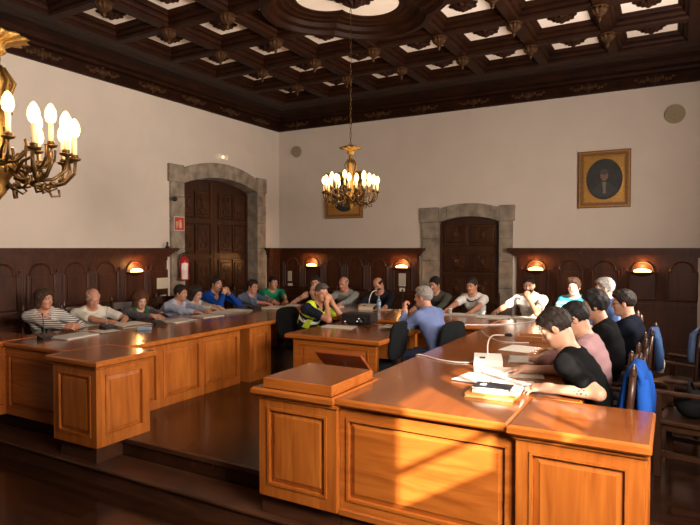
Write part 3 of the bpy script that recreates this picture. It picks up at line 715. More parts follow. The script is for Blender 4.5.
# ------------------------------------------------------------------ people: one continuous body surface each, from a smooth blend of tapered limbs
def V(*a): return np.array(a, float)
class SDF:
    def __init__(s): s.p = []
    def cap(s, a, b, ra, rb, k=.03, mode='u'):
        a = np.array(a, float); b = np.array(b, float); r = max(ra, rb)
        ab = b-a; L = max(ab@ab, 1e-9)
        def f(X, Y, Z):
            t = np.clip(((X-a[0])*ab[0]+(Y-a[1])*ab[1]+(Z-a[2])*ab[2])/L, 0, 1)
            return np.sqrt((X-a[0]-t*ab[0])**2+(Y-a[1]-t*ab[1])**2+(Z-a[2]-t*ab[2])**2)-(ra+(rb-ra)*t)
        s.p.append((np.minimum(a, b)-r, np.maximum(a, b)+r, f, k, mode)); return s
    def ell(s, c, r, M=None, k=.03, mode='u'):
        c = np.array(c, float); r = np.array(r, float); M = np.eye(3) if M is None else M   # columns of M: local axes
        e = np.sqrt(((M*r)**2).sum(1))
        def f(X, Y, Z):
            dx, dy, dz = X-c[0], Y-c[1], Z-c[2]
            q = [(dx*M[0, i]+dy*M[1, i]+dz*M[2, i]) for i in range(3)]
            k0 = np.sqrt(sum((q[i]/r[i])**2 for i in range(3))); k1 = np.sqrt(sum((q[i]/r[i]**2)**2 for i in range(3)))
            return k0*(k0-1)/np.maximum(k1, 1e-6)
        s.p.append((c-e, c+e, f, k, mode)); return s
    def cut(s, lo, hi, f, mode='i'):
        s.p.append((np.array(lo, float), np.array(hi, float), f, 0, mode)); return s
    def bounds(s):
        u = [p for p in s.p if p[4] == 'u']
        return np.min([p[0] for p in u], 0)-.02, np.max([p[1] for p in u], 0)+.02
    def grid(s, lo, hi, h):
        n = np.maximum(np.ceil((hi-lo)/h).astype(int)+1, 4)
        ax = [lo[i]+h*np.arange(n[i]) for i in range(3)]
        D = np.full(n, 1.0, np.float32)
        for (a, b, f, k, mode) in s.p:
            if mode == 'i':
                X, Y, Z = ax[0][:, None, None], ax[1][None, :, None], ax[2][None, None, :]
                D = np.maximum(D, f(X, Y, Z)); continue
            pad = k+2.5*h+.012
            i0 = [max(0, int(np.searchsorted(ax[i], a[i]-pad))) for i in range(3)]; i1 = [int(np.searchsorted(ax[i], b[i]+pad)) for i in range(3)]
            if any(i1[i]-i0[i] < 1 for i in range(3)): continue
            sl_ = tuple(slice(i0[i], i1[i]) for i in range(3))
            X = ax[0][sl_[0]][:, None, None]; Y = ax[1][sl_[1]][None, :, None]; Z = ax[2][sl_[2]][None, None, :]
            d = f(X, Y, Z); o = D[sl_]
            if mode == 'u':
                if k > 0:
                    t = np.clip(.5+.5*(o-d)/k, 0, 1); D[sl_] = o*(1-t)+d*t-k*t*(1-t)
                else: D[sl_] = np.minimum(o, d)
            else:
                if k > 0:
                    t = np.clip(.5-.5*(o+d)/k, 0, 1); D[sl_] = o*(1-t)-d*t+k*t*(1-t)
                else: D[sl_] = np.maximum(o, -d)
        return D
    def mesh(s, h, lo=None, hi=None, closed=True):
        if lo is None: lo, hi = s.bounds()
        lo = np.array(lo, float); hi = np.array(hi, float)
        D = s.grid(lo, hi, h)
        return nets(D, lo, h)
def nets(D, lo, h):
    n = D.shape; C = tuple(x-1 for x in n); I = D < 0
    S_ = np.zeros(C+(3,), np.float32); N = np.zeros(C, np.int16)
    base = np.indices(C).transpose(1, 2, 3, 0)
    for axn in range(3):
        o1, o2 = [i for i in range(3) if i != axn]
        a = [slice(None)]*3; b = [slice(None)]*3; a[axn] = slice(0, -1); b[axn] = slice(1, None)
        da, db = D[tuple(a)], D[tuple(b)]; cr = I[tuple(a)] != I[tuple(b)]
        t = np.where(cr, da/np.where(cr, da-db, 1), 0)
        for u in (0, 1):
            for v in (0, 1):
                s2 = [slice(None)]*3; s2[o1] = slice(u, u+C[o1]); s2[o2] = slice(v, v+C[o2])
                c_ = cr[tuple(s2)]; tt = t[tuple(s2)]
                N += c_
                S_[..., axn] += np.where(c_, tt, 0); S_[..., o1] += c_*u; S_[..., o2] += c_*v
    act = N > 0
    idx = np.full(C, -1, np.int64); idx[act] = np.arange(act.sum())
    verts = (base[act]+S_[act]/N[act][:, None])*h+lo
    faces = []
    for axn in range(3):
        o1, o2 = [i for i in range(3) if i != axn]
        if axn == 1: o1, o2 = o2, o1
        a = [slice(1, -1)]*3; b = [slice(1, -1)]*3; a[axn] = slice(0, -1); b[axn] = slice(1, None)
        cr = I[tuple(a)] != I[tuple(b)]; w_ = np.argwhere(cr)
        if not len(w_): continue
        g = w_.copy(); g[:, o1] += 1; g[:, o2] += 1
        ins = I[g[:, 0], g[:, 1], g[:, 2]]
        def cell(d1, d2):
            q = g.copy(); q[:, o1] += d1; q[:, o2] += d2; return idx[q[:, 0], q[:, 1], q[:, 2]]
        f = np.stack([cell(-1, -1), cell(0, -1), cell(0, 0), cell(-1, 0)], 1)
        f[~ins] = f[~ins][:, ::-1]
        faces.append(f)
    f = np.concatenate(faces) if faces else np.zeros((0, 4), int)
    return verts, f[(f >= 0).all(1)]
def to_obj(name, parts, mats_, parent, matidx=None):
    """parts: list of (verts, faces) joined into one mesh"""
    vs = []; fs = []; b = 0
    for v, f in parts: vs.append(v); fs.append(f+b); b += len(v)
    v = np.concatenate(vs); f = np.concatenate(fs)
    me = bpy.data.meshes.new(name); me.vertices.add(len(v)); me.vertices.foreach_set('co', v.astype(np.float32).ravel())
    me.loops.add(f.size); me.loops.foreach_set('vertex_index', f.astype(np.int32).ravel())
    me.polygons.add(len(f)); me.polygons.foreach_set('loop_start', np.arange(0, f.size, 4, dtype=np.int32)); me.polygons.foreach_set('loop_total', np.full(len(f), 4, np.int32))
    for m in (mats_ if isinstance(mats_, (list, tuple)) else [mats_]): me.materials.append(m)
    if matidx is not None: me.polygons.foreach_set('material_index', matidx(v[f].mean(1)).astype(np.int32))
    me.polygons.foreach_set('use_smooth', [True]*len(f)); me.update(calc_edges=True); me.validate()
    o = bpy.data.objects.new(name, me); COL.objects.link(o); o.parent = parent; return o
def unit(v): v = np.array(v, float); return v/max(np.linalg.norm(v), 1e-9)
def rotm(ax, a):
    ax = unit(ax); K = np.array([[0, -ax[2], ax[1]], [ax[2], 0, -ax[0]], [-ax[1], ax[0], 0]]); return np.eye(3)+math.sin(a)*K+(1-math.cos(a))*K@K
SKIN = {'fair': (.50, .27, .18), 'tan': (.40, .20, .12), 'pale': (.56, .33, .24), 'red': (.46, .21, .13)}
def skin(n): return mat('skin_'+n, SKIN[n], .5, noise=.08, nscale=25)
M_eye = mat('eye_white', (.36, .32, .29), .6); M_iris = mat('iris_dark', (.03, .02, .015), .2); M_lip = mat('lips', (.38, .13, .10), .5)
def cloth(name, col, kind=None):
    if name in MATS: return MATS[name]
    m = mat(name, col, .92, spec=.06, noise=.07, nscale=14, bump=.12)
    if kind:
        nt = m.node_tree; b = nt.nodes['Principled BSDF']; tc = nt.nodes.new('ShaderNodeTexCoord')
        wv = nt.nodes.new('ShaderNodeTexWave'); wv.bands_direction = kind[0]; wv.inputs['Scale'].default_value = kind[1]; wv.inputs['Distortion'].default_value = .6
        nt.links.new(tc.outputs['Object'], wv.inputs['Vector'])
        r = nt.nodes.new('ShaderNodeValToRGB'); r.color_ramp.interpolation = 'CONSTANT' if kind[3] else 'EASE'
        r.color_ramp.elements[0].color = (*kind[2], 1); r.color_ramp.elements[1].color = (*col, 1); r.color_ramp.elements[1].position = kind[4]
        nt.links.new(wv.outputs['Fac'], r.inputs['Fac']); nt.links.new(r.outputs['Color'], b.inputs['Base Color'])
    return m
def hair_mat(name, col):
    k = 'hair_'+name
    if k in MATS: return MATS[k]
    m = mat(k, col, .62, spec=.25, noise=.5, nscale=1.0, bump=.6); nt = m.node_tree
    n = [x for x in nt.nodes if x.type == 'TEX_NOISE'][0]; tc = [x for x in nt.nodes if x.type == 'TEX_COORD'][0]
    mp = nt.nodes.new('ShaderNodeMapping'); mp.inputs['Scale'].default_value = (260, 60, 50); nt.links.new(tc.outputs['Object'], mp.inputs['Vector']); nt.links.new(mp.outputs[0], n.inputs['Vector'])
    return m
HAIR = {'black': (.010, .008, .008), 'brown': (.045, .022, .012), 'auburn': (.085, .032, .014), 'grey': (.22, .20, .18), 'white': (.42, .38, .33), 'darkgrey': (.07, .065, .06), 'dark': (.018, .012, .010)}
def hand_sdf(s, W, f, nrm, curl, thumb_side, sc=1.0, fist=False):
    """W wrist, f finger direction, nrm back-of-hand normal, thumb_side +1/-1 along side = f x nrm"""
    f = unit(f); nrm = unit(nrm-f*(nrm@f)); sd = np.cross(f, nrm)*thumb_side
    s.cap(W-f*.02, W+f*.02, .026*sc, .027*sc, .03)
    kn = []
    for i, q in enumerate((.030, .010, -.010, -.029)):
        K = W+f*(.088-.006*abs(i-1.3))*sc+sd*q*sc; kn.append(K)
        s.cap(W+f*.015+sd*q*.55*sc, K, .016*sc, .0125*sc, .014)
    for i, K in enumerate(kn):
        L = (.043, .048, .044, .034)[i]*sc; d = f.copy(); p = K; spread = (.10, .03, -.05, -.14)[i]
        d = unit(d+sd*spread); ax = np.cross(nrm, d)
        r = .0088*sc
        for j, (l, cfrac) in enumerate(((1.0, .75), (.62, 1.0), (.5, .7))):
            d = unit(rotm(ax, curl*cfrac*(1+.08*i)) @ d); e = p+d*L*l
            s.cap(p, e, r, r*.90, .005); p = e; r *= .90
    # thumb from the side of the palm near its base
    t0 = W+f*.022*sc+sd*.024*sc; d = unit(f*.72+sd*.62-nrm*.25); t1 = t0+d*.045*sc
    s.cap(t0-sd*.008, t1, .0165*sc, .012*sc, .012)
    d2 = unit(rotm(np.cross(nrm, f)*1.0, curl*.3) @ unit(f*.92+sd*.25-nrm*(.15+.35*curl))); t2 = t1+d2*.032*sc; t3 = t2+unit(d2-sd*.15)*.026*sc
    s.cap(t1, t2, .0115*sc, .0105*sc, .006); s.cap(t2, t3, .0105*sc, .008*sc, .005)
    c = W+f*.085; return c-.135, c+.135
def ik(A, B, L1, L2, pole):
    d = B-A; D = np.linalg.norm(d); u = d/max(D, 1e-6); D2 = min(D, (L1+L2)*.995)
    a = (L1*L1-L2*L2+D2*D2)/(2*D2); h = math.sqrt(max(L1*L1-a*a, 0)); p = pole-u*(pole@u); p = unit(p)
    return A+u*a*(D/D2 if D > D2 else 1)+p*h
PEOPLE = []
def person(label, head, face, look=(0, 0), hands=None, skin_='fair', hair=('short', 'dark'), top=('tshirt', None), sleeve='short', trousers=(.02, .022, .03),
           female=False, elbows=(None, None), fine=.0075, body_h=.013, handpose=None, lean_extra=0.0, beard=False, glasses=False, sc=1.0, extra=None, open_collar=False, roll=0, groupname='people seated round the desk', hunch=0.0):
    """head: world centre of the head; face: world direction the torso faces; look: (yaw to the person's left +, pitch down +) in degrees;
    hands: two world wrist targets (left, right)"""
    fw = unit(V(face[0], face[1], 0)); rt = V(fw[1], -fw[0], 0)
    h = V(*head)
    seat = .455
    kind0 = top[0]
    nz = h[2]-.155*sc; v = nz-(seat+.085); TL = .53*sc
    L = math.sqrt(max(TL*TL-v*v, .0025)) if v < TL else .05
    L += lean_extra
    nb = V(h[0], h[1], 0)-fw*(.055+hunch)
    pel = nb-fw*L
    root = thing('person', label, 'person', (pel[0], pel[1], 0), math.atan2(-fw[0], fw[1]), None)
    def loc(p): q = V(*p)-pel; return V(q@rt, q@fw, q[2])
    H = loc(h); P = V(0, 0, seat+.085); N = V(H[0]*.9, H[1]-.055-hunch, nz)
    sp = unit(N-P); side = V(1, 0, 0); fr = unit(np.cross(sp, side)*-1)         # torso axes
    if fr[1] < 0: fr = -fr
    Mid = P*.5+N*.5-fr*.035; Ch = P*.25+N*.75-fr*.012
    TM = np.stack([side, fr, sp], 1)
    wS = (.165 if female else .185)*sc
    SL = N-sp*.055-side*wS+fr*.0; SR = N-sp*.055+side*wS+fr*.0
    body = SDF(); shirt = SDF()
    off = .012
    # torso
    pw = (.165 if female else .155)*sc
    for s_, o in ((body, 0), (shirt, off)):
        s_.ell(P, (pw+o, .115+o, .125+o), TM, .05)
        s_.ell(Mid, ((.125 if female else .145)*sc+o, .098+o, .16+o), TM, .08)
        s_.ell(Ch, ((.145 if female else .165)*sc+o, .108+o, .155+o), TM, .08)
        s_.cap(SL-sp*.01, SR-sp*.01, .062+o, .062+o, .07)
        if female: 
            for q in (-1, 1): s_.ell(Ch+fr*.085-sp*.02+side*q*.068, (.055+o, .05+o, .055+o), TM, .05)
        else: s_.ell(Mid+fr*.03-sp*.03, (.125*sc+o, .09+o, .12+o), TM, .06)
        s_.cap(N-sp*.03-fr*.02-side*.06, N-sp*.03-fr*.02+side*.06, .05+o*.6, .05+o*.6, .06)
    if kind0 in ('tshirt', 'shirt', 'polo', 'jacket'): shirt.cap(N-sp*.05, N+sp*.05+fr*.02, .078*sc, .068*sc, .03)
    # head frame
    yaw, pit = R(look[0]), R(look[1])
    HM = rotm(V(0, 0, 1), yaw) @ rotm(V(1, 0, 0), -pit) @ rotm(V(0, 1, 0), R(roll))
    def hp(x, y, z): return H+HM @ (V(x, y, z)*sc)
    body.cap(N-sp*.04, hp(0, -.028, -.05), .064*sc, .056*sc, .045)
    body.ell(hp(0, -.018, .032), V(.076, .095, .088)*sc, HM, .02)
    body.ell(hp(0, .018, -.035), V(.062, .072, .082)*sc, HM, .03)
    body.ell(hp(0, .052, -.085), V(.040, .036, .032)*sc, HM, .03)                  # jaw and chin
    body.cap(hp(-.036, .072, .022), hp(.036, .072, .022), .014*sc, .014*sc, .02)    # brow
    for q in (-1, 1):
        body.ell(hp(q*.036, .058, -.028), V(.024, .024, .022)*sc, HM, .02)          # cheek
        body.ell(hp(q*.031, .096, .006), V(.017, .016, .012)*sc, HM, .012, 's')     # eye socket
        body.ell(hp(q*.079, -.006, -.005), V(.010, .021, .033)*sc, HM @ rotm(V(0, 0, 1), q*R(-18)), .008)
        body.ell(hp(q*.088, .002, -.002), V(.006, .012, .019)*sc, HM, .006, 's')
    body.cap(hp(0, .084, .012), hp(0, .106, -.026), .008*sc, .0125*sc, .012)        # nose
    for q in (-1, 1): body.ell(hp(q*.011, .094, -.029), V(.010, .012, .008)*sc, HM, .008)
    body.cap(hp(-.019, .076, -.058), hp(.019, .076, -.058), .0085*sc, .0085*sc, .008)
    body.cap(hp(-.016, .074, -.071), hp(.016, .074, -.071), .009*sc, .009*sc, .008)
    body.cap(hp(-.022, .088, -.0645), hp(.022, .088, -.0645), .0028, .0028, .003, 's')
    # arms
    boxes = [(H-.165, H+.165)]
    sleeves = SDF()
    for i, (S0, sg) in enumerate(((SL, -1), (SR, 1))):
        tgt = loc(hands[i])
        pole = V(sg*.75, -.25, -.45)
        if elbows[i] is not None: E = loc(elbows[i])
        else:
            E = ik(S0, tgt, .285*sc, .255*sc, pole)
            tries = 0
            while E[2] < .80 and tgt[2] > .78 and E[1] > .30 and tries < 8:
                pole = pole+V(sg*.12, -.1, .22); E = ik(S0, tgt, .285*sc, .255*sc, pole); tries += 1
        body.cap(S0, E, .052*sc, .041*sc, .03); body.cap(E, tgt, .042*sc, .027*sc, .02)
        body.ell(S0*.7+E*.3, (.048, .048, .055), None, .03)
        hpz = (handpose or ('flat', 'flat'))[i]
        fdir = unit(tgt-E)
        if isinstance(hpz, tuple): fd = hpz[1]; fd = V(V(*fd)@rt, V(*fd)@fw, fd[2]); nd = V(V(*hpz[2])@rt, V(*hpz[2])@fw, hpz[2][2]); cu = hpz[0]
        elif hpz == 'flat': fd = unit(V(fdir[0], fdir[1], -.08)); nd = V(0, 0, 1); cu = .28
        elif hpz == 'hold': fd = unit(V(fdir[0], fdir[1], 0)); nd = V(sg*.5, 0, .85); cu = .65
        elif hpz == 'fist': fd = fdir; nd = unit(np.cross(fdir, V(1, 0, 0))*-1+V(0, .6, 0)); cu = 1.15
        elif hpz == 'clasp': fd = unit(V(-sg*.75, .65, .05)); nd = unit(V(sg*.55, .55, .6)); cu = .8
        sdv = np.cross(unit(fd), unit(nd)); ts = 1 if sdv[0]*-sg > 0 else -1
        if abs(sdv[0]) < .25: ts = 1 if sdv[2] > 0 else -1
        boxes.append(hand_sdf(body, tgt, fd, nd, cu, ts, sc*(.93 if female else 1)))
        # sleeves
        if sleeve == 'long':
            cu_ = E*.14+tgt*.86
            sleeves.cap(S0, E, .066*sc, .056*sc, .03); sleeves.cap(E, cu_, .055*sc, .040*sc, .02)
        elif sleeve == 'rolled':
            cu_ = E*.6+tgt*.4
            sleeves.cap(S0, E, .066*sc, .056*sc, .03); sleeves.cap(E, cu_, .056*sc, .048*sc, .02)
        elif sleeve == 'short':
            sleeves.cap(S0, S0*.38+E*.62, .066*sc, .062*sc, .03)
    # legs
    thigh = SDF()
    for q in (-1, 1):
        hip = V(q*.085, .02, seat+.07); kn = V(q*.10, .42, seat+.045); an = V(q*.105, .40, .09); toe = V(q*.12, .545, .045)
        for s_, o in ((body, 0), (thigh, .010)):
            s_.cap(hip, kn, .080+o, .056+o, .04); s_.cap(kn, an, .053+o, .037+o, .02)
        body.cap(an-V(0, .03, .04), toe, .038, .030, .03)
    thigh.ell(P-V(0, 0, .01), (pw+.016, .13, .115), TM, .06)
    shoes = SDF()
    for q in (-1, 1): shoes.cap(V(q*.105, .36, .05), V(q*.122, .56, .044), .048, .042, .03)
    shoes.cut((-1,)*3, (1,)*3, lambda X, Y, Z: (.004-Z)+0*X+0*Y)
    # ---- body mesh: coarse everywhere, finer patches of the same surface on head and hands
    parts = []
    lo, hi = body.bounds(); v, f = body.mesh(body_h, lo, hi)
    cen = v[f]
    drop = np.zeros(len(f), bool)
    for a, b in boxes:
        drop |= ((cen > a+body_h*1.2) & (cen < b-body_h*1.2)).all(2).all(1)
    parts.append((v, f[~drop]))
    for i, (a, b) in enumerate(boxes):
        parts.append(body.mesh(fine if i == 0 else fine*.72, a, b))
    mouth = hp(0, .08, -.0645)
    def mi(c): return (np.linalg.norm((c-mouth) @ HM / V(.024, .016, .0145), axis=1) < 1).astype(int)
    to_obj('body', parts, [skin(skin_), M_lip], root, mi)
    # ---- eyes, brows
    for q in (-1, 1):
        mb = MB(); c = hp(q*.031, .0755, .006); mb.ball(c, .0108*sc, 10, 8); e = hp(q*.031+.0, .0755+.0076, .0045-.001)
        mb.cur = 1; mb.ball(e, .0058*sc, 8, 6); mb.build('eye', [M_eye, M_iris], root, True)
        mb = MB(); mb.tube([hp(q*.014, .086, .021), hp(q*.03, .087, .027), hp(q*.047, .073, .022)], [.0035, .005, .003], 6)
        mb.build('eyebrow', hair_mat(hair[1] if hair[1] != 'white' else 'grey', HAIR[hair[1] if hair[1] != 'white' else 'grey']), root, True)
        if glasses:
            pass
    if glasses:
        mb = MB()
        for q in (-1, 1):
            mb.tube([hp(q*.032+.023*math.cos(t), .099, .003+.017*math.sin(t)) for t in [2*math.pi*k/14 for k in range(15)]], .002, 5, False)
            mb.tube([hp(q*.055, .097, .006), hp(q*.080, .05, .008), hp(q*.082, -.005, .008)], .002, 5)
        mb.tube([hp(-.009, .1, .004), hp(.009, .1, .004)], .002, 5); mb.build('glasses', M_black, root, True)
    # ---- hair
    st, hc = hair
    hs = SDF(); t = {'short': .004, 'crop': -.005, 'fringe': .001, 'bob': .012, 'curly': .022, 'long': .010, 'tied': .0, 'full': .012}.get(st, 0)
    hs.ell(hp(0, -.020, .036), (V(.083, .103, .094)+t)*sc, HM, .01)
    if st in ('short', 'tied', 'crop'):
        e = 0 if st == 'crop' else .006
        hs.ell(hp(.012*math.copysign(1, math.sin(h[1]*50)), .048, .088), V(.058, .042, .022+e)*sc, HM, .025)
        hs.ell(hp(-.01, -.01, .104), V(.06, .07, .022+e)*sc, HM, .025)
    if st == 'full':
        for q in range(9): hs.ell(hp(random.uniform(-.045, .045), random.uniform(-.05, .05), .108+random.uniform(-.010, .002)), V(.036, .042, .026)*sc, HM, .03)
    if st in ('bob', 'curly', 'long'):
        low = {'bob': -.075, 'curly': -.09, 'long': -.17}[st]; rr = {'bob': .052, 'curly': .062, 'long': .05}[st]
        for q in (-1, 1):
            hs.cap(hp(q*.052, -.025, .03), hp(q*.062, -.030, low), (rr+.01)*sc, rr*.8*sc, .03)
        hs.cap(hp(0, -.06, .03), hp(0, -.065, low), (rr+.015)*sc, rr*sc, .03)
    if st == 'tied': hs.ell(hp(0, -.125, .03), V(.035, .035, .045)*sc, HM, .02)
    if st == 'full': hs.ell(hp(0, .03, .085), V(.07, .06, .04)*sc, HM, .02)
    ys = np.array([-.2, -.07, -.03, .0, .018, .03, .055, .09, .13])
    if st in ('bob', 'curly', 'long'): zs = np.array([-.4, -.4, -.4, -.4, -.3, -.02, .045, .066, .1])
    elif st == 'tied': zs = np.array([-.2, -.08, -.05, -.01, .0, .02, .05, .068, .1])
    else: zs = np.array([-.2, -.10, -.075, -.045, -.04, .008, .052, .070, .1])
    zs = zs+np.where(ys > .02, .009 if st not in ('full', 'bob', 'curly') else .002, 0); sway = random.uniform(0, 6)
    amp = {'curly': .012, 'bob': .005, 'short': .0045, 'crop': .0015, 'full': .007}.get(st, .003); fq = {'curly': 95, 'full': 80}.get(st, 120)
    def hcut(X, Y, Z):
        dx, dy, dz = X-H[0], Y-H[1], Z-H[2]
        lx = (dx*HM[0, 0]+dy*HM[1, 0]+dz*HM[2, 0])/sc; ly = (dx*HM[0, 1]+dy*HM[1, 1]+dz*HM[2, 1])/sc; lz = (dx*HM[0, 2]+dy*HM[1, 2]+dz*HM[2, 2])/sc
        zl = np.interp(ly-.16*np.maximum(np.abs(lx)-.03, 0), ys, zs)
        d = (zl-lz+.010*np.sin(170*lx+sway)*np.sin(90*ly+2*sway)+.006*np.sin(60*lx+sway))*.75
        if st == 'fringe': d = np.maximum(d, np.maximum((lz-.060), (ly-.045))*1.0)
        return d
    def hnoise(X, Y, Z): return amp*np.sin(fq*X+sway)*np.sin(fq*.9*Y+1.3)*np.sin(fq*.8*Z+.7)
    lo, hi = hs.bounds(); D = hs.grid(lo, hi, fine*.9)
    ax = [lo[i]+fine*.9*np.arange(D.shape[i]) for i in range(3)]; X, Y, Z = ax[0][:, None, None], ax[1][None, :, None], ax[2][None, None, :]
    D = np.maximum(D+hnoise(X, Y, Z), hcut(X, Y, Z))
    to_obj('hair', [nets(D, lo, fine*.9)], hair_mat(hc, HAIR[hc]), root)
    if beard:
        bs = SDF(); bs.ell(hp(0, .020, -.06), V(.066, .076, .066)*sc, HM, .01)
        def bc(X, Y, Z):
            dx, dy, dz = X-H[0], Y-H[1], Z-H[2]
            ly = dx*HM[0, 1]+dy*HM[1, 1]+dz*HM[2, 1]; lz = dx*HM[0, 2]+dy*HM[1, 2]+dz*HM[2, 2]; lx = dx*HM[0, 0]+dy*HM[1, 0]+dz*HM[2, 0]
            return np.maximum(np.maximum(lz+.048-.5*np.maximum(.045-ly, 0), -.005-ly), .030-np.sqrt(lx*lx+(lz+.062)**2)-.02+.0*ly)
        bs.cut((-1,)*3, (1,)*3, bc); to_obj('beard', [bs.mesh(.006)], hair_mat(hc, HAIR[hc]), root)
    # ---- clothes
    kind, m_top = top
    neck = hp(0, -.02, -.1); drop_ = {'tshirt': .055, 'vneck': .085, 'shirt': .05, 'tank': .10, 'jacket': .07}.get(kind, .06)
    nc = N+sp*.02+fr*.02
    shirt.p += sleeves.p
    def neckcut(X, Y, Z):
        dx, dy, dz = X-nc[0], Y-nc[1], Z-nc[2]
        u = dx; vv = dx*fr[0]+dy*fr[1]+dz*fr[2]; w_ = dx*sp[0]+dy*sp[1]+dz*sp[2]
        r_ = np.sqrt(u*u+(vv-.02)**2+.15*w_*w_)
        slope = (w_-.010+vv*.50)*.85
        if kind in ('vneck', 'jacket'): slope = np.maximum(slope, np.minimum(.030-np.abs(u)+.45*np.maximum(w_+.10, -.02), np.minimum(vv-.02, w_+.15))*.8)
        return np.minimum(slope, (.135 if kind == 'tank' else .112)-r_)
    shirt.cut((-1,)*3, (1,)*3, neckcut)
    zmin = seat+.03
    shirt.cut((-1,)*3, (1,)*3, lambda X, Y, Z: (zmin-Z)+0*X+0*Y)
    lo, hi = shirt.bounds(); hh = body_h*.9; D = shirt.grid(lo, hi, hh)
    ax = [lo[i]+hh*np.arange(D.shape[i]) for i in range(3)]; X, Y, Z = ax[0][:, None, None], ax[1][None, :, None], ax[2][None, None, :]
    D = D+.0035*np.sin(38*Z+9*X+sway)*np.sin(21*X+17*Y+sway*2)+.0025*np.sin(60*(Z+Y)+sway)
    to_obj({'jacket': 'jacket', 'shirt': 'shirt'}.get(kind, 'shirt'), [nets(D, lo, hh)], m_top, root)
    if kind in ('shirt', 'jacket', 'polo'):
        mb = MB(); r = .074*sc; c0 = N+sp*.012+fr*.008
        pts = []
        for k in range(15):
            a = R(-62)+R(304)*k/14-math.pi/2+R(0); a = math.pi/2+R(28)+R(304)*k/14
            pts.append(c0+side*r*math.cos(a)+fr*r*1.02*math.sin(a)-sp*(.030*max(0, math.sin(a))-.012))
        mb.tube(pts, [.008]+[.014]*13+[.008], 7); mb.build('collar', m_top, root, True)
    if sleeve != 'none':
        pass
    mt = mat('trousers_%02d%02d%02d' % tuple(int(c*100) for c in trousers), trousers, .9, noise=.1, nscale=30)
    to_obj('trousers', [thigh.mesh(body_h*1.1)], mt, root)
    to_obj('shoes', [shoes.mesh(.013)], mat('shoe_leather', (.02, .015, .012), .4), root)
    info = dict(root=root, H=H, N=N, P=P, SL=SL, SR=SR, sp=sp, fr=fr, side=side, Ch=Ch, Mid=Mid, TM=TM, hp=hp, loc=loc, pel=pel, fw=fw, body=body, shirt=shirt, hh=hh)
    if extra: extra(info)
    PEOPLE.append(info)
    return info
def on_table(x, y, z=.815): return (x, y, z)

# --- left arm, facing into the room (+X)
LF = (1, -.12)
white_stripe = cloth('striped_jacket_cloth', (.62, .58, .54), ('Z', 14, (.03, .03, .045), True, .30))
def lapels(i):
    mb = MB(); N, fr, sp, sd = i['N'], i['fr'], i['sp'], i['side']
    for q in (-1, 1): mb.tube([N+sd*q*.075+fr*.03, N+sd*q*.06+fr*.10-sp*.06, N+sd*q*.02+fr*.135-sp*.18, N+sd*q*.012+fr*.135-sp*.28], [.012, .014, .012, .008], 6)
    mb.build('lapel_trim', cloth('navy_trim', (.02, .022, .04)), i['root'], True)
    s = SDF(); s.ell(i['Ch']+fr*.055-sp*.0, (.06, .062, .15), i['TM'], .02); s.cut((-1,)*3, (1,)*3, lambda X, Y, Z: 0*X+0*Y+(Z-N[2]+.05)); to_obj('blouse', [s.mesh(.012)], cloth('navy_blouse', (.015, .02, .055)), i['root'])
person('woman in a black and white striped jacket, clasped hands, leftmost at the left desk', (-6.65, 4.24, 1.15), (.86, -.5), (44, 6),
       (on_table(-6.24, 4.38, .84), on_table(-6.25, 4.26, .835)), 'red', ('bob', 'brown'), ('jacket', white_stripe), 'long', female=True, handpose=('clasp', 'clasp'), extra=lapels)
person('grey-haired man in a white short-sleeved shirt reading at the left desk', (-6.65, 4.91, 1.11), (.92, -.4), (12, 32),
       (on_table(-6.22, 5.04), on_table(-6.24, 4.90)), 'red', ('fringe', 'white'), ('shirt', cloth('offwhite_shirt', (.58, .54, .46))), 'short', (.05, .045, .04))
def scarf(i):
    mb = MB(); N, fr, sp, sd = i['N'], i['fr'], i['sp'], i['side']
    pts = []
    for k in range(13):
        a = math.pi/2+2*math.pi*k/12; pts.append(N+sp*.02+sd*.085*math.cos(a)+fr*(.082*math.sin(a)+.01)-sp*.02*math.sin(a))
    mb.tube(pts, .034, 8)
    for q in (-1, 1): mb.tube([N+sd*q*.05+fr*.085-sp*.01, N+sd*q*.06+fr*.12-sp*.1, N+sd*q*.055+fr*.125-sp*.26], [.045, .062, .055], 8)
    mb.build('scarf', cloth('green_scarf', (.012, .12, .04)), i['root'], True)
def phone_of(i): pass
person('woman with curly auburn hair and a green scarf looking at a phone', (-6.65, 5.69, 1.02), (.92, -.4), (4, 20),
       (on_table(-6.20, 5.66, .84), on_table(-6.21, 5.50, .84)), 'fair', ('curly', 'auburn'), ('tshirt', cloth('grey_top', (.14, .13, .15))), 'long', female=True, sc=.94, handpose=('hold', 'hold'), extra=scarf)
person('dark-haired man in a pale blue shirt beside the woman with the green scarf', (-6.65, 6.46, 1.07), (1, .1), (6, 8),
       (on_table(-6.18, 6.52), on_table(-6.19, 6.30)), 'tan', ('short', 'dark'), ('shirt', cloth('pale_blue_shirt', (.34, .38, .50))), 'long', (.03, .03, .04))
person('dark-haired woman in white half hidden behind the man in the pale blue shirt', (-6.78, 6.92, 1.03), (1, -.1), (10, 22),
       (on_table(-6.32, 6.96), on_table(-6.33, 6.80)), 'fair', ('long', 'dark'), ('vneck', cloth('cream_cardigan', (.50, .44, .38))), 'long', female=True)
person('man in a bright blue jacket with hands raised to his mouth', (-6.68, 7.29, 1.165), (1, -.12), (4, 2),
       ((-6.46, 7.34, 1.01), (-6.46, 7.21, 1.01)), 'tan', ('short', 'black'), ('jacket', cloth('royal_blue_jacket', (.010, .050, .26))), 'long', (.02, .02, .03),
       handpose=((.9, (.15, -.3, .9), (.8, .5, .0)), (.9, (.15, .3, .9), (.8, -.5, .0))), elbows=((-6.38, 7.50, .835), (-6.38, 7.03, .835)))
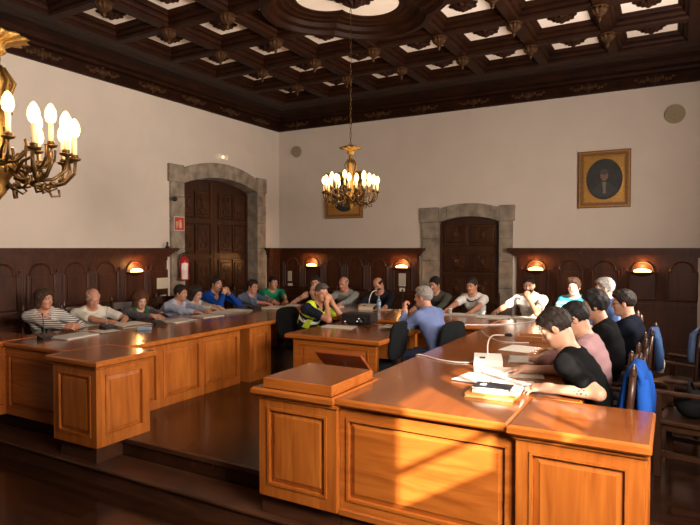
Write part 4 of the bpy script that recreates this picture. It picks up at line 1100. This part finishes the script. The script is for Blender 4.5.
person('man in a grey-blue shirt between the blue jacket and the green polo', (-6.60, 8.14, 1.07), (1, -.1), (0, 8),
       (on_table(-6.16, 8.16), on_table(-6.18, 7.94)), 'red', ('short', 'dark'), ('shirt', cloth('slate_blue_shirt', (.13, .16, .24))), 'rolled', (.03, .03, .04))
person('man in a green polo shirt in the left back corner', (-6.58, 8.72, 1.11), (.8, -.6), (16, 4),
       (on_table(-6.06, 8.40), on_table(-6.25, 8.30)), 'tan', ('short', 'black'), ('polo', cloth('green_polo', (.015, .22, .12))), 'short', (.02, .022, .03))
# --- head desk, facing the room (-Y)
person('dark-haired woman in a sleeveless top behind the policeman', (-5.70, 8.82, 1.13), (.25, -1), (10, 5),
       ((-5.62, 8.56, .98), on_table(-5.85, 8.36)), 'fair', ('tied', 'dark'), ('tank', cloth('dark_top', (.02, .018, .022))), 'none', female=True, handpose=((.9, (.2, -.2, .9), (-.5, -.8, .1)), 'flat'), elbows=((-5.42, 8.40, .835), None))
person('grey-haired man in a grey checked shirt at the head desk', (-5.09, 8.80, 1.135), (.05, -1), (-4, 12),
       (on_table(-4.90, 8.35), on_table(-5.25, 8.35)), 'red', ('fringe', 'grey'), ('shirt', cloth('grey_check_shirt', (.26, .27, .25), ('X', 18, (.17, .18, .17), False, .6))), 'long')
person('balding man in a black shirt leaning over papers at the head desk', (-4.38, 8.76, 1.14), (.1, -1), (-14, 26),
       (on_table(-4.05, 8.36), on_table(-4.50, 8.34)), 'red', ('fringe', 'dark'), ('tshirt', cloth('black_shirt', (.014, .016, .022))), 'long', roll=14, glasses=True)
person('dark-haired man behind the man in the light blue shirt, left edge of the small doorway', (-3.40, 8.86, 1.17), (-.1, -1), (-8, 14),
       (on_table(-3.18, 8.36), on_table(-3.55, 8.36)), 'tan', ('short', 'black'), ('tshirt', cloth('dark_olive_top', (.05, .05, .042), ('Z', 14, (.09, .085, .07), False, .5))), 'long')
def trim(i):
    mb = MB(); N, fr, sp, sd = i['N'], i['fr'], i['sp'], i['side']; pts = []
    for k in range(19):
        a = 2*math.pi*k/18; v_ = .02+.092*math.sin(a); pts.append(N+sd*.094*math.cos(a)+fr*v_+sp*(.010-.5*v_))
    mb.tube(pts, .011, 6); mb.build('neck_trim', cloth('dark_trim', (.03, .02, .025)), i['root'], True)
person('woman in a white T-shirt with a dark neckline in front of the carved door', (-2.77, 8.84, 1.17), (-.12, -1), (-6, 8),
       (on_table(-2.62, 8.34), on_table(-3.02, 8.36)), 'red', ('tied', 'dark'), ('tshirt', cloth('white_tshirt', (.62, .60, .57))), 'short', female=True, extra=trim)
person('bearded man in a white T-shirt resting his chin on his hand', (-1.88, 8.80, 1.205), (-.1, -1), (6, 6),
       ((-1.84, 8.60, 1.03), on_table(-2.30, 8.50)), 'tan', ('crop', 'black'), ('tshirt', cloth('white_tee', (.66, .63, .58))), 'short', beard=True,
       handpose=((1.15, (-.35, .1, .85), (-.2, -.95, .1)), 'hold'), elbows=((-1.68, 8.40, .835), None))
person('woman with short brown hair in a turquoise top lit by the sun', (-1.25, 8.82, 1.205), (-.1, -1), (-4, 2),
       ((-1.22, 8.56, .90), on_table(-1.45, 8.40)), 'pale', ('full', 'brown'), ('tshirt', cloth('turquoise_top', (.05, .34, .46), ('Z', 3.2, (.34, .46, .52), False, .35))), 'short', female=True, handpose=('hold', 'flat'), elbows=((-1.02, 8.62, .86), None))
# --- centre table
hv = mat('hi_vis_yellow', (.55, .72, .03), .6, emis=(.55, .75, .02), strength=0.0); refl = mat('reflective_tape', (.80, .80, .76), .35)
def police(i):
    N, fr, sp, sd, P = i['N'], i['fr'], i['sp'], i['side'], i['P']
    SH = i['shirt']
    def band(name, m, test):
        lo, hi = SH.bounds(); h = .011; D = SH.grid(lo, hi, h)-.004
        ax = [lo[k]+h*np.arange(D.shape[k]) for k in range(3)]; X, Y, Z = ax[0][:, None, None], ax[1][None, :, None], ax[2][None, None, :]
        dx, dy, dz = X-N[0], Y-N[1], Z-N[2]
        u = dx; v_ = dy*fr[1]+dz*fr[2]; w_ = dy*sp[1]+dz*sp[2]
        D = np.maximum(D, test(u, v_, w_, X, Y, Z)); v, f = nets(D, lo, h)
        if len(f): to_obj(name, [(v, f)], m, i['root'])
    band('yellow_yoke', hv, lambda u, v_, w_, X, Y, Z: np.maximum(np.abs(np.abs(u)-.115)-.035, -w_-.34)+0*v_)
    band('reflective_band', refl, lambda u, v_, w_, X, Y, Z: np.abs(w_+.24)-.028+0*u+0*v_)
    band('yellow_band', hv, lambda u, v_, w_, X, Y, Z: np.abs(w_+.15)-.022+0*u+0*v_)
person('policeman in a navy and fluorescent yellow uniform, elbows on the small centre table', (-4.10, 6.50, 1.17), (1, -.15), (-20, 10),
       ((-3.99, 6.58, 1.05), (-3.99, 6.45, 1.05)), 'red', ('crop', 'darkgrey'), ('jacket', cloth('navy_uniform', (.012, .015, .028))), 'short', (.012, .014, .025), hunch=.02,
       handpose=((.8, (.1, -.35, .85), (.8, .5, .1)), (.8, (.1, .35, .85), (.8, -.5, .1))), elbows=((-3.875, 6.66, .835), (-3.885, 6.33, .835)), extra=police, lean_extra=.03)
person('grey-haired man in a light blue shirt seen from behind at the centre table', (-2.57, 6.32, 1.19), (-1, .30), (16, 4),
       ((-2.75, 6.20, 1.03), on_table(-2.90, 6.44)), 'red', ('short', 'grey'), ('shirt', cloth('light_blue_shirt', (.13, .17, .33))), 'long', (.03, .04, .09),
       handpose=((1.0, (-.2, .2, .9), (-.6, -.6, .1)), 'flat'), elbows=((-2.75, 6.08, .835), None), fine=.0065)
# --- right arm, facing into the room (-X)
def tattoo(i):
    E, W = i['loc']((-.405, 3.945, .840)), i['loc']((-.73, 3.985, .83)); d = unit(W-E); out = unit(i['loc']((-.5, 3.0, 1.05))-i['loc']((-.5, 3.96, .84)))
    up = np.cross(out, d); mb = MB()
    for (u, v_, r) in ((.10, .012, .007), (.115, -.006, .006), (.085, -.012, .006), (.10, -.02, .005), (.125, .016, .005), (.14, .002, .004), (.07, .018, .005)):
        n_ = unit(out+up*v_*22); rad = .0415-.015*u/.326; mb.M = Matrix.Translation(E+d*u+n_*(rad+.0012)) @ Matrix([[d[0], up[0], n_[0], 0], [d[1], up[1], n_[1], 0], [d[2], up[2], n_[2], 0], [0, 0, 0, 1]]); mb.ball((0, 0, 0), (r*1.5, r, .005), 8, 6)
    o = mb.build('tattoo', mat('tattoo_ink', (.05, .035, .04), .6), i['root'], True); o['label'] = 'dark forearm tattoo'

RFc = (-1, 0)
person('man with black hair and a black T-shirt, tattooed forearm, nearest at the right desk', (-.72, 4.24, 1.205), (-1, .04), (6, 34),
       (on_table(-.73, 3.985, .83), on_table(-1.0, 4.58, .82)), 'fair', ('short', 'dark'), ('tshirt', cloth('black_tshirt', (.005, .005, .0055))), 'short', (.03, .035, .06),
       handpose=((.45, (-.95, -.1, -.05), (0, -.3, .9)), 'flat'), elbows=((-.405, 3.945, .840), None), sc=1.06, fine=.0055, extra=tattoo, body_h=.0105, hunch=.03)
person('man in a pink shirt with black hair beside the man in the black T-shirt', (-.66, 4.75, 1.22), (-1, .05), (4, 26),
       (on_table(-.98, 5.02), on_table(-.98, 5.18)), 'fair', ('short', 'black'), ('shirt', cloth('pink_shirt', (.36, .22, .23), ('Y', 60, (.30, .17, .19), False, .5))), 'long', (.03, .03, .04), fine=.006, body_h=.0115, hunch=.025)
person('woman with short black hair and a black top between pink shirt and navy T-shirt', (-.60, 5.38, 1.27), (-1, -.05), (10, 6),
       (on_table(-.98, 5.30), on_table(-.96, 5.66)), 'tan', ('full', 'black'), ('tshirt', cloth('black_top', (.006, .006, .007))), 'short', female=True, fine=.0065, hunch=.03)
person('man in a navy T-shirt with glasses and short dark hair at the right desk', (-.42, 6.15, 1.235), (-1, .05), (8, 8),
       (on_table(-.84, 5.98), on_table(-.86, 6.36)), 'fair', ('short', 'dark'), ('tshirt', cloth('navy_tshirt', (.007, .009, .016))), 'short', glasses=True, fine=.0065)
person('grey-haired man in a blue denim shirt furthest along the right desk', (-.70, 7.25, 1.295), (-1, -.12), (10, 4),
       (on_table(-1.10, 7.08), on_table(-1.08, 7.44)), 'pale', ('short', 'grey'), ('shirt', cloth('denim_shirt', (.07, .12, .26))), 'long')
# ------------------------------------------------------------------ chairs
def wooden_armchair(label):
    t = thing('wooden_armchair', label, 'chair', (0, 0, 0), 0, 'dark wooden armchairs')
    mb = MB(); mb.box(-.25, -.22, .405, .25, .25, .445, .012); mb.box(-.22, -.19, .36, .22, .21, .405); mb.build('seat', M_chair, t)
    for sx in (-1, 1):
        mb = MB(); mb.box(sx*.225-.022, .20, 0, sx*.225+.022, .244, .64, .004); mb.build('front_leg', M_chair, t)
        mb = MB(); mb.M = Matrix.Identity(4); x = sx*.225
        mb.tube([(x, -.24, 0), (x, -.225, .45), (x, -.25, .80), (x, -.265, .965)], [.022, .024, .023, .020], 8)
        mb.lathe([(.015, .96), (.026, .975), (.016, .99), (.022, 1.005), (.012, 1.03), (.001, 1.045)], 10, (x, -.266, 0)); mb.build('back_post', M_chair, t, True)
        mb = MB(); mb.prism([(x-.03, -.25), (x+.03, -.25), (x+.033, .27), (x-.033, .27)], .64, .668, .008); mb.build('armrest', M_chair, t)
        mb = MB(); mb.box(x-.012, -.22, .16, x+.012, .21, .20); mb.build('stretcher', M_chair, t)
    mb = MB(); mb.box(-.21, -.272, .84, .21, -.240, .955, .008); mb.build('top_rail', M_chair, t)
    mb = MB(); mb.box(-.21, -.256, .53, .21, -.226, .585, .006); mb.build('lower_rail', M_chair, t)
    mb = MB()
    for k in range(5): mb.box(-.15+.075*k-.014, -.262, .58, -.15+.075*k+.014, -.236, .845)
    mb.build('back_slats', M_chair, t)
    return t
chair0 = None; CH = []
def seat_for(i, label, back=.0):
    global chair0
    pel, fw = i['pel'], i['fw']; x, y = pel[0]-fw[0]*(.005+back), pel[1]-fw[1]*(.005+back); rz = math.atan2(-fw[0], fw[1])
    if chair0 is None:
        chair0 = wooden_armchair(label); chair0.location = (x, y, 0); chair0.rotation_euler = (0, 0, rz); c = chair0
    else: c = dup(chair0, (x, y, 0), rz, label)
    CH.append(c); return c
names = ['woman in the striped jacket', 'grey-haired man in the white shirt', 'woman with the green scarf', 'man in the pale blue shirt', 'half hidden woman in white', 'man in the bright blue jacket', 'man in the grey-blue shirt',
         'man in the green polo', 'woman in the sleeveless top', 'man in the grey checked shirt', 'balding man in the black shirt', 'man left of the small doorway', 'woman in the white T-shirt', 'bearded man in the white T-shirt', 'woman in turquoise',
         None, None, 'man with the tattooed forearm', 'man in the pink shirt', 'woman in the black top', 'man in the navy T-shirt', 'man in the denim shirt']
for i, nme in zip(PEOPLE, names):
    if nme: seat_for(i, 'dark wooden armchair under the ' + nme, {'man with the tattooed forearm': -.09, 'man in the navy T-shirt': -.11}.get(nme, 0))
def extra_chair(x, y, rz, label):
    c = dup(chair0, (x, y, 0), rz, label); CH.append(c); return c
extra_chair(.17, 5.22, R(80), 'empty dark wooden armchair at the right edge with a black bag on it')
extra_chair(.10, 6.55, R(62), 'empty dark wooden armchair at the far right with a denim jacket over its back')
def office_chair(label, loc, rz, group='black padded chairs at the centre table'):
    t = thing('padded_chair', label, 'chair', loc, rz, group)
    mb = MB(); mb.prism([(.24*math.copysign(abs(math.cos(a))**.5, math.cos(a)), .02+.23*math.copysign(abs(math.sin(a))**.5, math.sin(a))) for a in [2*math.pi*k/28 for k in range(28)]], .39, .455, .02); mb.build('seat', M_blackf, t, True)
    vs = []; fs = []; n = 28
    mb = MB(); mb.M = T(0, -.25, .73) @ RX(R(98)); mb.prism([(.23*math.copysign(abs(math.cos(a))**.55, math.cos(a)), .22*math.copysign(abs(math.sin(a))**.55, math.sin(a))) for a in [2*math.pi*k/n for k in range(n)]], 0, .05, .018); mb.build('backrest', M_blackf, t, True)
    mb = MB(); mb.box(-.03, -.26, .36, .03, -.225, .60, .004); mb.box(-.03, -.24, .36, .03, .05, .388); mb.build('back_bracket', M_black, t)
    for sx in (-1, 1):
        for y0, y1 in ((.17, .22), (-.17, -.24)):
            mb = MB(); mb.tube([(sx*.17, y0, .385), (sx*.21, y1, .0)], .013, 8); mb.build('leg', M_black, t, True)
    return t
m13 = PEOPLE[16]; office_chair('black padded chair under the man in the light blue shirt', (m13['pel'][0]-.10, m13['pel'][1]+.03, 0), math.atan2(-m13['fw'][0], m13['fw'][1]))
mp = PEOPLE[15]; office_chair('black padded chair under the policeman', (mp['pel'][0], mp['pel'][1], 0), math.atan2(-mp['fw'][0], mp['fw'][1]))
office_chair('empty black padded chair at the near right corner of the centre table', (-2.97, 5.90, 0), R(90))
# ------------------------------------------------------------------ jackets over chair backs, bag
def drape(name, label, cat, m, loc, rz, width, path, thick=.028, wav=.012, seed=0, children=()):
    """cloth laid over a rail: path is a list of (y, z) from one hem over the top to the other"""
    t = thing(name, label, cat, loc, rz)
    rnd = random.Random(seed); P = [Vector((0, a, b)) for a, b in path]; n = len(P)
    nu = 14; vs = []; fs = []
    for side in (1, -1):
        for i in range(nu+1):
            u = i/nu-.5
            for j in range(n):
                d = (P[min(j+1, n-1)]-P[max(j-1, 0)]).normalized(); nr = Vector((0, d.z, -d.y)); s_ = j/(n-1)
                flare = 1+.25*abs(s_-.5)*2
                wv = wav*math.sin(u*19+seed+s_*3)*(.3+abs(s_-.5)*2)
                p = P[j]+nr*(thick*.5*side+wv)+Vector((u*width*flare+.02*math.sin(s_*9+seed), 0, -.03*abs(math.sin(u*4+seed))*(abs(s_-.5)*2)))
                vs.append(p)
    W = n; N = (nu+1)*W
    for i in range(nu):
        for j in range(n-1):
            a = i*W+j; fs.append((a, a+W, a+W+1, a+1)); fs.append((N+a, N+a+1, N+a+W+1, N+a+W))
    for i in range(nu):
        for j in (0, n-1): a = i*W+j; fs.append((a, N+a, N+a+W, a+W))
    for j in range(n-1):
        for i in (0, nu): a = i*W+j; fs.append((a, a+1, N+a+1, N+a))
    MB().add(vs, fs).build('cloth', m, t, True)
    for nm, mm, pts, r in children:
        mb = MB(); mb.tube(pts, r, 8); mb.build(nm, mm, t, True)
    return t
M_bluejk = cloth('blue_jacket', (.016, .085, .40)); M_denim = cloth('denim_jacket', (.10, .15, .26)); M_denimd = cloth('dark_denim', (.035, .07, .17))
c22 = CH[15]; c20 = CH[18]; cfar = CH[-1]
def on_chair(c, dy=0.0): 
    return c.location.copy(), c.rotation_euler.z
p, rz = on_chair(c22)
drape('jacket', 'bright blue jacket hanging over the nearest chair at the right desk', 'jacket', M_bluejk, p, rz, .30,
      [(-.315, .56), (-.315, .66), (-.31, .8), (-.305, .94), (-.285, 1.0), (-.255, 1.005), (-.222, .96), (-.205, .86), (-.19, .76), (-.17, .66)], .028, .014, 1,
      [('sleeve', M_bluejk, [(.13, -.31, .93), (.18, -.325, .78), (.19, -.33, .60)], [.035, .045, .036]), ('sleeve', M_bluejk, [(-.13, -.31, .93), (-.18, -.325, .76), (-.185, -.33, .56)], [.035, .045, .036])])
p, rz = on_chair(c20)
drape('jacket', 'dark denim jacket with a pale lining over the chair of the man in navy', 'jacket', M_denimd, p, rz, .26,
      [(-.315, .66), (-.315, .78), (-.31, .9), (-.285, 1.0), (-.255, 1.005), (-.225, .96), (-.22, .85)], .03, .012, 3,
      [('sleeve', M_denimd, [(-.12, -.31, .93), (-.15, -.325, .8), (-.15, -.33, .66)], [.032, .04, .034]), ('lining', cloth('pale_lining', (.42, .38, .32)), [(-.02, -.32, .76), (-.03, -.33, .68), (-.02, -.33, .60)], [.03, .04, .025])])
p, rz = on_chair(cfar)
drape('jacket', 'faded denim jacket over the empty chair at the far right', 'jacket', M_denim, p, rz, .42,
      [(-.335, .60), (-.335, .75), (-.325, .9), (-.29, 1.0), (-.255, 1.005), (-.21, .96), (-.2, .80), (-.2, .7)], .045, .02, 5,
      [('sleeve', M_denim, [(-.18, -.33, .95), (-.25, -.33, .85), (-.26, -.33, .66)], [.045, .05, .045])])
t = thing('bag', 'black bag lying on the empty armchair at the right edge', 'bag', (.17, 5.22, .447), R(80))
s_ = SDF(); s_.ell((0, .02, .09), (.19, .12, .095), None, .03); s_.ell((.08, .0, .10), (.10, .10, .09), None, .05); s_.cut((-1,)*3, (1,)*3, lambda X, Y, Z: (.0-Z)+0*X+0*Y); to_obj('body', [s_.mesh(.014)], M_blackf, t)
mb = MB(); mb.tube([(-.12, .02, .16), (-.06, .05, .26), (.06, .05, .27), (.12, .02, .17)], .012, 7); mb.build('handle', M_blackf, t, True)

# ------------------------------------------------------------------ papers and small things on the desks
ZT = TZ+.001
def paper(label, x, y, w_, d_, rot, n=1, m=None, name='paper_sheet', cat='paper', z=ZT, group='papers lying on the desks'):
    t = None
    if n == 1:
        k = random.Random(label); o = MB()
        nu = 6
        o.sheet(lambda u, v: ((u-.5)*w_, (v-.5)*d_, .0025+.004*max(0, math.sin(u*4+k.random()*.0))*v), nu, 3, (0, 0, -.0016))
        ob = o.build(name, m or M_paper, None, False, (x, y, z)); ob.rotation_euler = (0, 0, R(rot)); return tag(ob, label, cat, group)
    t = thing(name, label, cat, (x, y, z), R(rot), group)
    rn = random.Random(label)
    for i in range(n):
        o = MB(); a = rn.uniform(-.16, .16); h = .004+.002*rn.random()
        o.M = T(rn.uniform(-.05, .05)*w_*(1.2 if i else 0), rn.uniform(-.08, .08)*d_*(1.2 if i else 0), i*.0065) @ RZ(a if i else 0)
        o.box(-w_/2, -d_/2, .0, w_/2, d_/2, h); o.build('sheet', (m or M_paper) if i % 2 == 0 else M_paper2, t)
    return t
def open_file(label, x, y, rot, w_=.42, d_=.30, h=.022, name='open_folder', cat='folder', m=M_paper, z=ZT):
    t = thing(name, label, cat, (x, y, z), R(rot), 'bound papers lying open on the desks')
    for s in (-1, 1):
        o = MB(); o.sheet(lambda u, v: (s*u*w_/2, (v-.5)*d_, .004+h*math.sin(min(1, u*1.15)*math.pi*.5+.5)*(1-.55*u)), 8, 2, (0, 0, -.004)); o.build('page_block', m, t)
    o = MB(); o.box(-w_/2-.006, -d_/2-.006, 0, w_/2+.006, d_/2+.006, .003); o.build('cover', M_cream, t)
    return t
# left desk
LX = -6.13
paper('long white sheets in front of the woman in the striped jacket', -5.83, 4.06, .30, .44, 8, 2)
paper('white sheet between the striped jacket and the white-shirted man', -5.92, 4.52, .30, .24, -6, 1)
open_file('thick open folder of papers in front of the man in the white shirt', -5.99, 4.98, 80, .40, .30, .045)
paper('white sheets in front of the woman with the green scarf', -5.86, 5.62, .32, .40, 4, 2)
paper('loose sheets in front of the man in the pale blue shirt', -5.88, 6.22, .30, .36, -10, 2)
open_file('open pile of papers in front of the man in the bright blue jacket', -5.92, 6.78, 92, .62, .34, .035)
paper('white sheet in front of the man in the grey-blue shirt', -5.76, 7.66, .30, .42, 6, 2)
paper('thin sheets in front of the man in the green polo', -5.70, 8.10, .24, .34, 24, 1)
# head desk
paper('sheets in front of the man in the grey checked shirt', -4.98, 8.20, .36, .26, 2, 3)
paper('white sheet in front of the balding man in black', -4.10, 8.24, .40, .26, 12, 1)
open_file('white file in front of the woman in the white T-shirt', -2.70, 8.18, 4, .40, .26, .016)
paper('loose sheet beside the white file on the head desk', -3.02, 8.12, .24, .26, 20, 1)
paper('sheets under the hand of the bearded man', -2.24, 8.10, .46, .26, 6, 3)
open_file('open booklet in front of the bearded man', -1.80, 8.22, -4, .36, .24, .012)
paper('sheet in front of the woman in turquoise', -1.42, 8.10, .30, .22, 8, 1)
# right desk
paper('sheets in front of the man in the denim shirt', -1.30, 7.40, .30, .38, 10, 2)
paper('sheet in front of the woman in the black top', -1.30, 5.70, .30, .36, -8, 1)
paper('sheets in front of the man in the pink shirt', -1.10, 5.16, .34, .30, 12, 2)
paper('large white sheet in front of the man with the tattooed forearm', -1.10, 4.58, .46, .34, 14, 1)
paper('printed sheet between the microphone and the black planner', -1.22, 4.24, .34, .30, -14, 2)
paper('white sheet under the hand of the man in the black T-shirt', -.98, 4.12, .30, .21, 20, 1, M_paper, z=ZT+.016)
t = thing('brown_tray', 'flat brown wooden tray on the right desk beyond the microphone', 'tray', (-1.28, 6.36, ZT), R(6))
mb = MB(); mb.box(-.2, -.14, 0, .2, .14, .012); mb.build('base', M_chairl, t)
mb = MB(); mb.box(-.2, -.14, .012, .2, -.125, .045); mb.box(-.2, .125, .012, .2, .14, .045); mb.box(-.2, -.125, .012, -.185, .125, .045); mb.box(.185, -.125, .012, .2, .125, .045); mb.build('rim', M_chairl, t)
# stack: folder, notebook, planner
t = thing('cardboard_folder', 'orange-brown folder at the bottom of the stack near the desk front', 'folder', (-1.045, 3.80, ZT), R(2)); 
mb = MB(); mb.box(-.16, -.115, 0, .16, .115, .004); mb.box(-.16, -.115, .022, .16, .115, .026); mb.box(-.16, .108, 0, .16, .115, .026); mb.build('cover', mat('orange_card', (.62, .26, .05), .6), t)
mb = MB(); mb.box(-.155, -.11, .004, .155, .106, .022); mb.build('pages', mat('kraft_pages', (.66, .38, .14), .8), t)
t = thing('spiral_notebook', 'white spiral notebook lying on the orange-brown folder', 'notebook', (-1.02, 3.83, ZT+.027), R(6))
mb = MB(); mb.box(-.15, -.10, 0, .15, .10, .022, .002); mb.build('pages', M_paper, t)
mb = MB(); 
for k in range(16): mb.tube([(.148+.009*math.cos(a), -.09+.012*k, .011+.014*math.sin(a)) for a in [2*math.pi*q/8 for q in range(9)]], .0015, 5, False)
mb.build('spiral', M_steel, t)
t = thing('planner', 'black planner with a white emblem on top of the spiral notebook', 'planner', (-1.05, 3.83, ZT+.05), R(4))
mb = MB(); mb.box(-.125, -.085, 0, .125, .085, .012, .003); mb.build('cover', mat('planner_black', (.02, .022, .03), .35), t)
mb = MB(); mb.box(-.085, -.02, .0122, -.045, .02, .0132); mb.ball((-.065, .03, .012), (.018, .012, .002), 10, 4); mb.build('emblem', M_white, t)
mb = MB(); mb.box(-.125, -.083, .002, .118, -.0852, .010); mb.build('page_edge', M_paper, t)
# microphones
def mic_unit(label, loc, rz, base_m, neck_m, s=1.0, neck=((0, .03, .06), (0, .05, .15), (.03, .0, .22), (.12, -.05, .235)), group='table microphones'):
    t = thing('table_microphone', label, 'microphone', loc, rz, group)
    mb = MB(); w_, d_ = .105*s, .075*s
    vs = [(-w_, -d_, 0), (w_, -d_, 0), (w_, d_, 0), (-w_, d_, 0), (-w_, -d_, .045*s), (w_, -d_, .045*s), (w_*.96, d_*.9, .075*s), (-w_*.96, d_*.9, .075*s)]
    mb.add(vs, [(3,2,1,0),(4,5,6,7),(0,1,5,4),(1,2,6,5),(2,3,7,6),(3,0,4,7)]); mb.build('base', base_m, t)
    mb = MB(); mb.add([(w_+.001, -d_*.8, .008*s), (w_+.001, d_*.8, .008*s), (w_+.0005, d_*.8, .062*s), (w_+.001, -d_*.8, .040*s)], [(0, 1, 2, 3)]); mb.box(-w_*.6, -d_*.5, .052*s, -w_*.2, -d_*.2, .062*s); mb.build('panel', M_black, t)
    P = [Vector(p)*s for p in neck]; pts = []
    for k in range(21):
        u = k/20*(len(P)-1); i = min(int(u), len(P)-2); q = u-i
        p0, p1, p2, p3 = P[max(i-1, 0)], P[i], P[i+1], P[min(i+2, len(P)-1)]
        pts.append(.5*((2*p1)+(p2-p0)*q+(2*p0-5*p1+4*p2-p3)*q*q+(3*p1-p0-3*p2+p3)*q**3))
    mb = MB(); mb.tube(pts, .0055*s, 8); mb.build('gooseneck', neck_m, t, True)
    d = (pts[-1]-pts[-2]).normalized(); mb = MB(); mb.tube([pts[-1], pts[-1]+d*.012*s, pts[-1]+d*.05*s, pts[-1]+d*.058*s], [.010*s, .014*s, .014*s, .006*s], 10); mb.build('head', M_black, t, True)
    return t
mic_unit('white table microphone with a curved gooseneck on the right desk', (-1.36, 4.80, ZT), R(18), M_white, M_white, 1.12)
mic_unit('cream table microphone with a white gooseneck in front of the balding man', (-4.27, 8.16, ZT), R(4), M_cream, M_white, 1.15, ((0, .03, .06), (.01, .05, .16), (.04, .07, .24), (.10, .10, .27)))
mic_unit('black table microphone with a long neck beside the woman in the striped jacket', (-5.93, 3.78, ZT), R(100), M_black, M_black, .62, ((0, .03, .06), (.05, .08, .16), (.12, .16, .28), (.16, .22, .38)))
mic_unit('black table microphone with a pale neck in front of the man in the white shirt', (-5.98, 4.62, ZT), R(90), M_black, mat('grey_neck', (.30, .27, .26), .4), .8, ((0, .03, .06), (.03, .08, .14), (.10, .16, .24), (.16, .22, .32)))
mic_unit('black table microphone between the bright blue jacket and the grey-blue shirt', (-5.86, 7.26, ZT), R(90), M_black, M_black, .95, ((0, .03, .06), (.0, .08, .16), (.0, .16, .26), (.0, .22, .30)))
mic_unit('black table microphone in front of the woman with the green scarf', (-5.80, 5.22, ZT), R(90), M_black, M_black, .7, ((0, .03, .06), (.0, .10, .10), (.0, .20, .16), (.0, .3, .2)))
t = thing('smartphone', 'dark smartphone held by the woman with the green scarf', 'phone', (-6.04, 5.57, .85), R(15))
mb = MB(); mb.M = RX(R(-30)); mb.box(-.036, -.07, -.004, .036, .07, .004, .002); mb.build('case', M_black, t)
t = thing('blue_case', 'small pale blue case lying near the inner edge of the left desk', 'case', (-5.55, 4.80, ZT), R(30))
mb = MB(); mb.box(-.075, -.04, 0, .075, .04, .035, .008); mb.build('body', mat('pale_blue', (.26, .36, .50), .4), t); mb = MB(); mb.box(-.076, -.041, .018, .076, .041, .022); mb.build('seam', mat('blue_seam', (.12, .17, .26), .4), t)
# bottle and cups
t = thing('water_bottle', 'clear water bottle with a blue label on the head desk', 'bottle', (-4.05, 8.12, ZT), 0)
mb = MB(); mb.lathe([(.028, 0), (.032, .01), (.032, .06), (.029, .075), (.032, .09), (.032, .14), (.022, .175), (.013, .19), (.013, .205)], 18); mb.build('body', mat('clear_plastic', (.75, .82, .88), .12, trans=.75), t, True)
mb = MB(); mb.lathe([(.0325, .085), (.0328, .086), (.0328, .135), (.0325, .136)], 18); mb.build('label', mat('label_blue', (.30, .42, .62), .5), t, True)
mb = MB(); mb.lathe([(.015, .203), (.015, .222), (.012, .225)], 14); mb.build('cap', mat('cap_blue', (.25, .35, .6), .4), t, True)
def cup(label, x, y, r, h):
    t = thing('plastic_cup', label, 'cup', (x, y, ZT), 0, 'white cups on the head desk')
    mb = MB(); mb.lathe([(r*.72, 0), (r, h), (r*1.06, h), (r*1.06, h-.004), (r*.95, h-.004), (r*.68, .004)], 16); mb.build('wall', M_white, t, True)
    mb = MB(); mb.lathe([(r*1.0, h-.003), (r*1.08, h+.001), (r*1.0, h+.004)], 16); mb.build('rim', M_white, t, True)
cup('white cup beside the hand of the man left of the small doorway', -3.62, 8.16, .04, .09)
cup('small white cup in front of the woman in the white T-shirt', -2.92, 8.26, .03, .075)
# centre table
t = thing('projector', 'black projector with small white lights at the back of the centre table', 'projector', (-3.55, 6.56, ZT), R(5))
mb = MB(); mb.box(-.20, -.13, .015, .20, .13, .145, .012); mb.build('case', M_black, t)
for sx in (-.16, .16):
    mb = MB(); mb.lathe([(.016, 0), (.016, .016)], 10, (sx, 0, 0)); mb.build('foot', M_black, t)
mb = MB(); mb.M = T(.10, -.13, .065) @ RX(R(90)); mb.lathe([(.045, 0), (.045, .02), (.035, .022), (.03, .01)], 20); mb.build('lens', M_black, t, True)
mb = MB()
for a, b in ((-.15, .04), (.02, .05), (.045, .085)): mb.ball((a, -.132, b), (.010, .004, .008), 8, 6)
mb.build('indicator', mat('indicator_white', (.8, .8, .8), .4, emis=(.9, .95, 1), strength=.8), t, True)
paper('white sheets in front of the policeman', -3.62, 6.16, .40, .24, 8, 2)
paper('thick pile of papers at the right end of the centre table', -2.92, 6.38, .34, .26, -6, 5)
# cables
def cable(label, pts, r=.006, m=None):
    P = [Vector(p) for p in pts]; out = []
    for k in range(12*(len(P)-1)+1):
        u = k/12; i = min(int(u), len(P)-2); q = u-i; p0, p1, p2, p3 = P[max(i-1, 0)], P[i], P[i+1], P[min(i+2, len(P)-1)]
        out.append(.5*((2*p1)+(p2-p0)*q+(2*p0-5*p1+4*p2-p3)*q*q+(3*p1-p0-3*p2+p3)*q**3))
    o = MB().tube(out, r, 6).build('cable', m or M_white, None, True); return tag(o, label, 'cable')
ZC_ = TZ+.007
cable('white cable from the white microphone over the inner edge of the right desk', [(-1.46, 4.80, ZC_), (-1.62, 4.74, ZC_), (-1.80, 4.78, ZC_), (-1.96, 4.88, ZC_), (-2.045, 4.90, ZC_-.001), (-2.065, 4.92, .74), (-2.06, 4.94, .45), (-2.05, 4.95, .02)])
cable('white cable hanging at the inner corner of the head desk', [(-1.62, 8.02, ZC_), (-1.72, 7.66, ZC_), (-1.98, 7.34, ZC_), (-2.22, 7.16, ZC_), (-2.30, 7.085, ZC_), (-2.31, 7.06, .73), (-2.31, 7.07, .4), (-2.31, 7.06, .02)])
cable('thin white cable lying between the brown tray and the right desk edge', [(-1.30, 6.10, ZC_), (-1.55, 6.02, ZC_), (-1.78, 6.3, ZC_), (-1.98, 6.7, ZC_)], .004)
